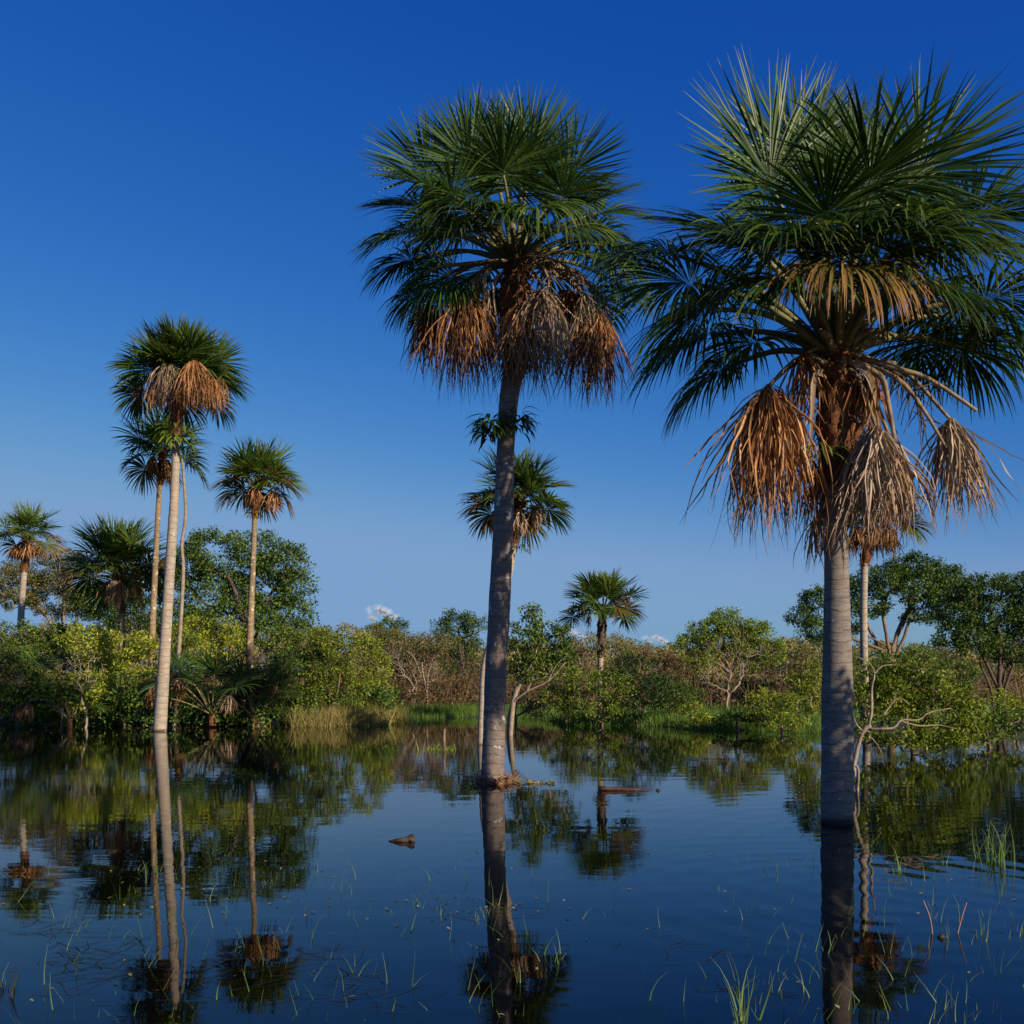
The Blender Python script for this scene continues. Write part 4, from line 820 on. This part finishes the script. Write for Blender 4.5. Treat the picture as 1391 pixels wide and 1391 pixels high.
# far fair-weather clouds low over the horizon
m,nt,n,l=newmat('cloud_white'); df=n.new('ShaderNodeBsdfDiffuse'); df.inputs[0].default_value=(.75,.77,.82,1)
tr=n.new('ShaderNodeBsdfTransparent'); lw=n.new('ShaderNodeLayerWeight'); lw.inputs[0].default_value=.25
mr=maprange(n,l,lw.outputs['Facing'],.0,.8,.89,1.0); mx=n.new('ShaderNodeMixShader'); l.new(mr,mx.inputs[0]); l.new(df.outputs[0],mx.inputs[1]); l.new(tr.outputs[0],mx.inputs[2])
o=n.new('ShaderNodeOutputMaterial'); l.new(mx.outputs[0],o.inputs[0]); M['cloud']=m
rng=np.random.default_rng(606)
for lab,puffs in (('faint cloud over the skyline left of the middle palm',[(512,828,9,10),(524,832,11,8),(536,838,9,5),(506,838,8,6)]),
  ('low cloud bank between the glossy tree and the lone palm',[(765,856,8,7),(778,860,10,6),(792,866,9,4),(755,862,7,5)]),
  ('low pale cloud right of the lone small palm',[(878,868,9,5),(892,866,10,6),(905,871,9,4)])):
    D_=2600.; o0=P(puffs[0][0],puffs[0][1],D_); mb=MB()
    for (x,y,rx,ry) in puffs:
        for q in range(5):
            c0=P(x+rng.normal(0,rx*.35),y+rng.normal(0,ry*.3),D_+rng.normal(0,12)); a_=rx*D_/F*rng.uniform(.5,.8); b_=ry*D_/F*rng.uniform(.5,.8)
            u=np.linspace(-1,1,9); pts=c0+np.stack([u*a_,0*u,.15*b_*np.sin(u*5+q)],-1); mb.tube(pts,b_*np.sqrt(np.clip(1-u**2,.01,1)),12,rough=.06)
    cl=mb.build('cloud',M['cloud'],None,loc=o0,origin=o0,smooth=True); tag(cl,lab,'cloud',kind='structure')
# ------------------------------------------------------------------ camera, light, world
cam=bpy.data.cameras.new('camera'); co=bpy.data.objects.new('camera',cam); COL.objects.link(co); scene.camera=co
co.location=(0,0,CAMH); co.rotation_euler=(R(90),0,0); cam.sensor_width=36; cam.lens=36; cam.shift_y=(HOR-CX)/F; cam.clip_end=5000; cam.clip_start=.05
sun=bpy.data.lights.new('sun','SUN'); so=bpy.data.objects.new('sun',sun); COL.objects.link(so)
sun.energy=5.0; sun.angle=R(.55); sun.color=(1,.86,.66)
from mathutils import Vector
so.rotation_euler=Vector((-sdir[0],-sdir[1],-sdir[2])).to_track_quat('-Z','Y').to_euler()
W_=bpy.data.worlds.new('World'); scene.world=W_; W_.use_nodes=True
nt=W_.node_tree; n=nt.nodes; l=nt.links; n.clear()
sky=n.new('ShaderNodeTexSky'); sky.sky_type='NISHITA'; sky.sun_disc=False; sky.sun_elevation=SUN_EL
sky.sun_rotation=math.atan2(sdir[0],sdir[1]); sky.air_density=1.0; sky.dust_density=.2; sky.ozone_density=3.5; sky.altitude=100
sc1=mixc(n,l,1.0,sky.outputs[0],(SKS,SKS,SKS),'MULTIPLY')
gm=n.new('ShaderNodeGamma'); gm.inputs[1].default_value=1.32; l.new(sc1,gm.inputs[0])
tint=mixc(n,l,1.0,gm.outputs[0],(.95,.93,1.12),'MULTIPLY')
# grade the clear sky like a polarised wide-angle shot: deeper towards the zenith
sp=n.new('ShaderNodeSeparateColor'); cb=n.new('ShaderNodeCombineColor'); l.new(tint,sp.inputs[0])
for ch,(pw,am,cap,soft) in enumerate(((1.84,3.26,1.70,1.1),(.97,.81,3.1,1.2),(.456,.65,5.2,.8))):
    k1=n.new('ShaderNodeMath'); k1.operation='MULTIPLY'; k1.inputs[1].default_value=SKB; l.new(sp.outputs[ch],k1.inputs[0])
    k2=n.new('ShaderNodeMath'); k2.operation='POWER'; k2.inputs[1].default_value=pw; l.new(k1.outputs[0],k2.inputs[0])
    k3=n.new('ShaderNodeMath'); k3.operation='MULTIPLY'; k3.inputs[1].default_value=am*10; l.new(k2.outputs[0],k3.inputs[0])
    k4=n.new('ShaderNodeMath'); k4.operation='SMOOTH_MIN'; k4.inputs[1].default_value=cap; k4.inputs[2].default_value=soft; l.new(k3.outputs[0],k4.inputs[0]); l.new(k4.outputs[0],cb.inputs[ch])
bg=n.new('ShaderNodeBackground'); bg.inputs[1].default_value=.1; l.new(cb.outputs[0],bg.inputs[0])
wo=n.new('ShaderNodeOutputWorld'); l.new(bg.outputs[0],wo.inputs[0])
scene.view_settings.view_transform='Standard'; scene.view_settings.look='None'; scene.view_settings.exposure=.2; scene.view_settings.gamma=1
scene.cycles.max_bounces=6; scene.cycles.use_denoising=True
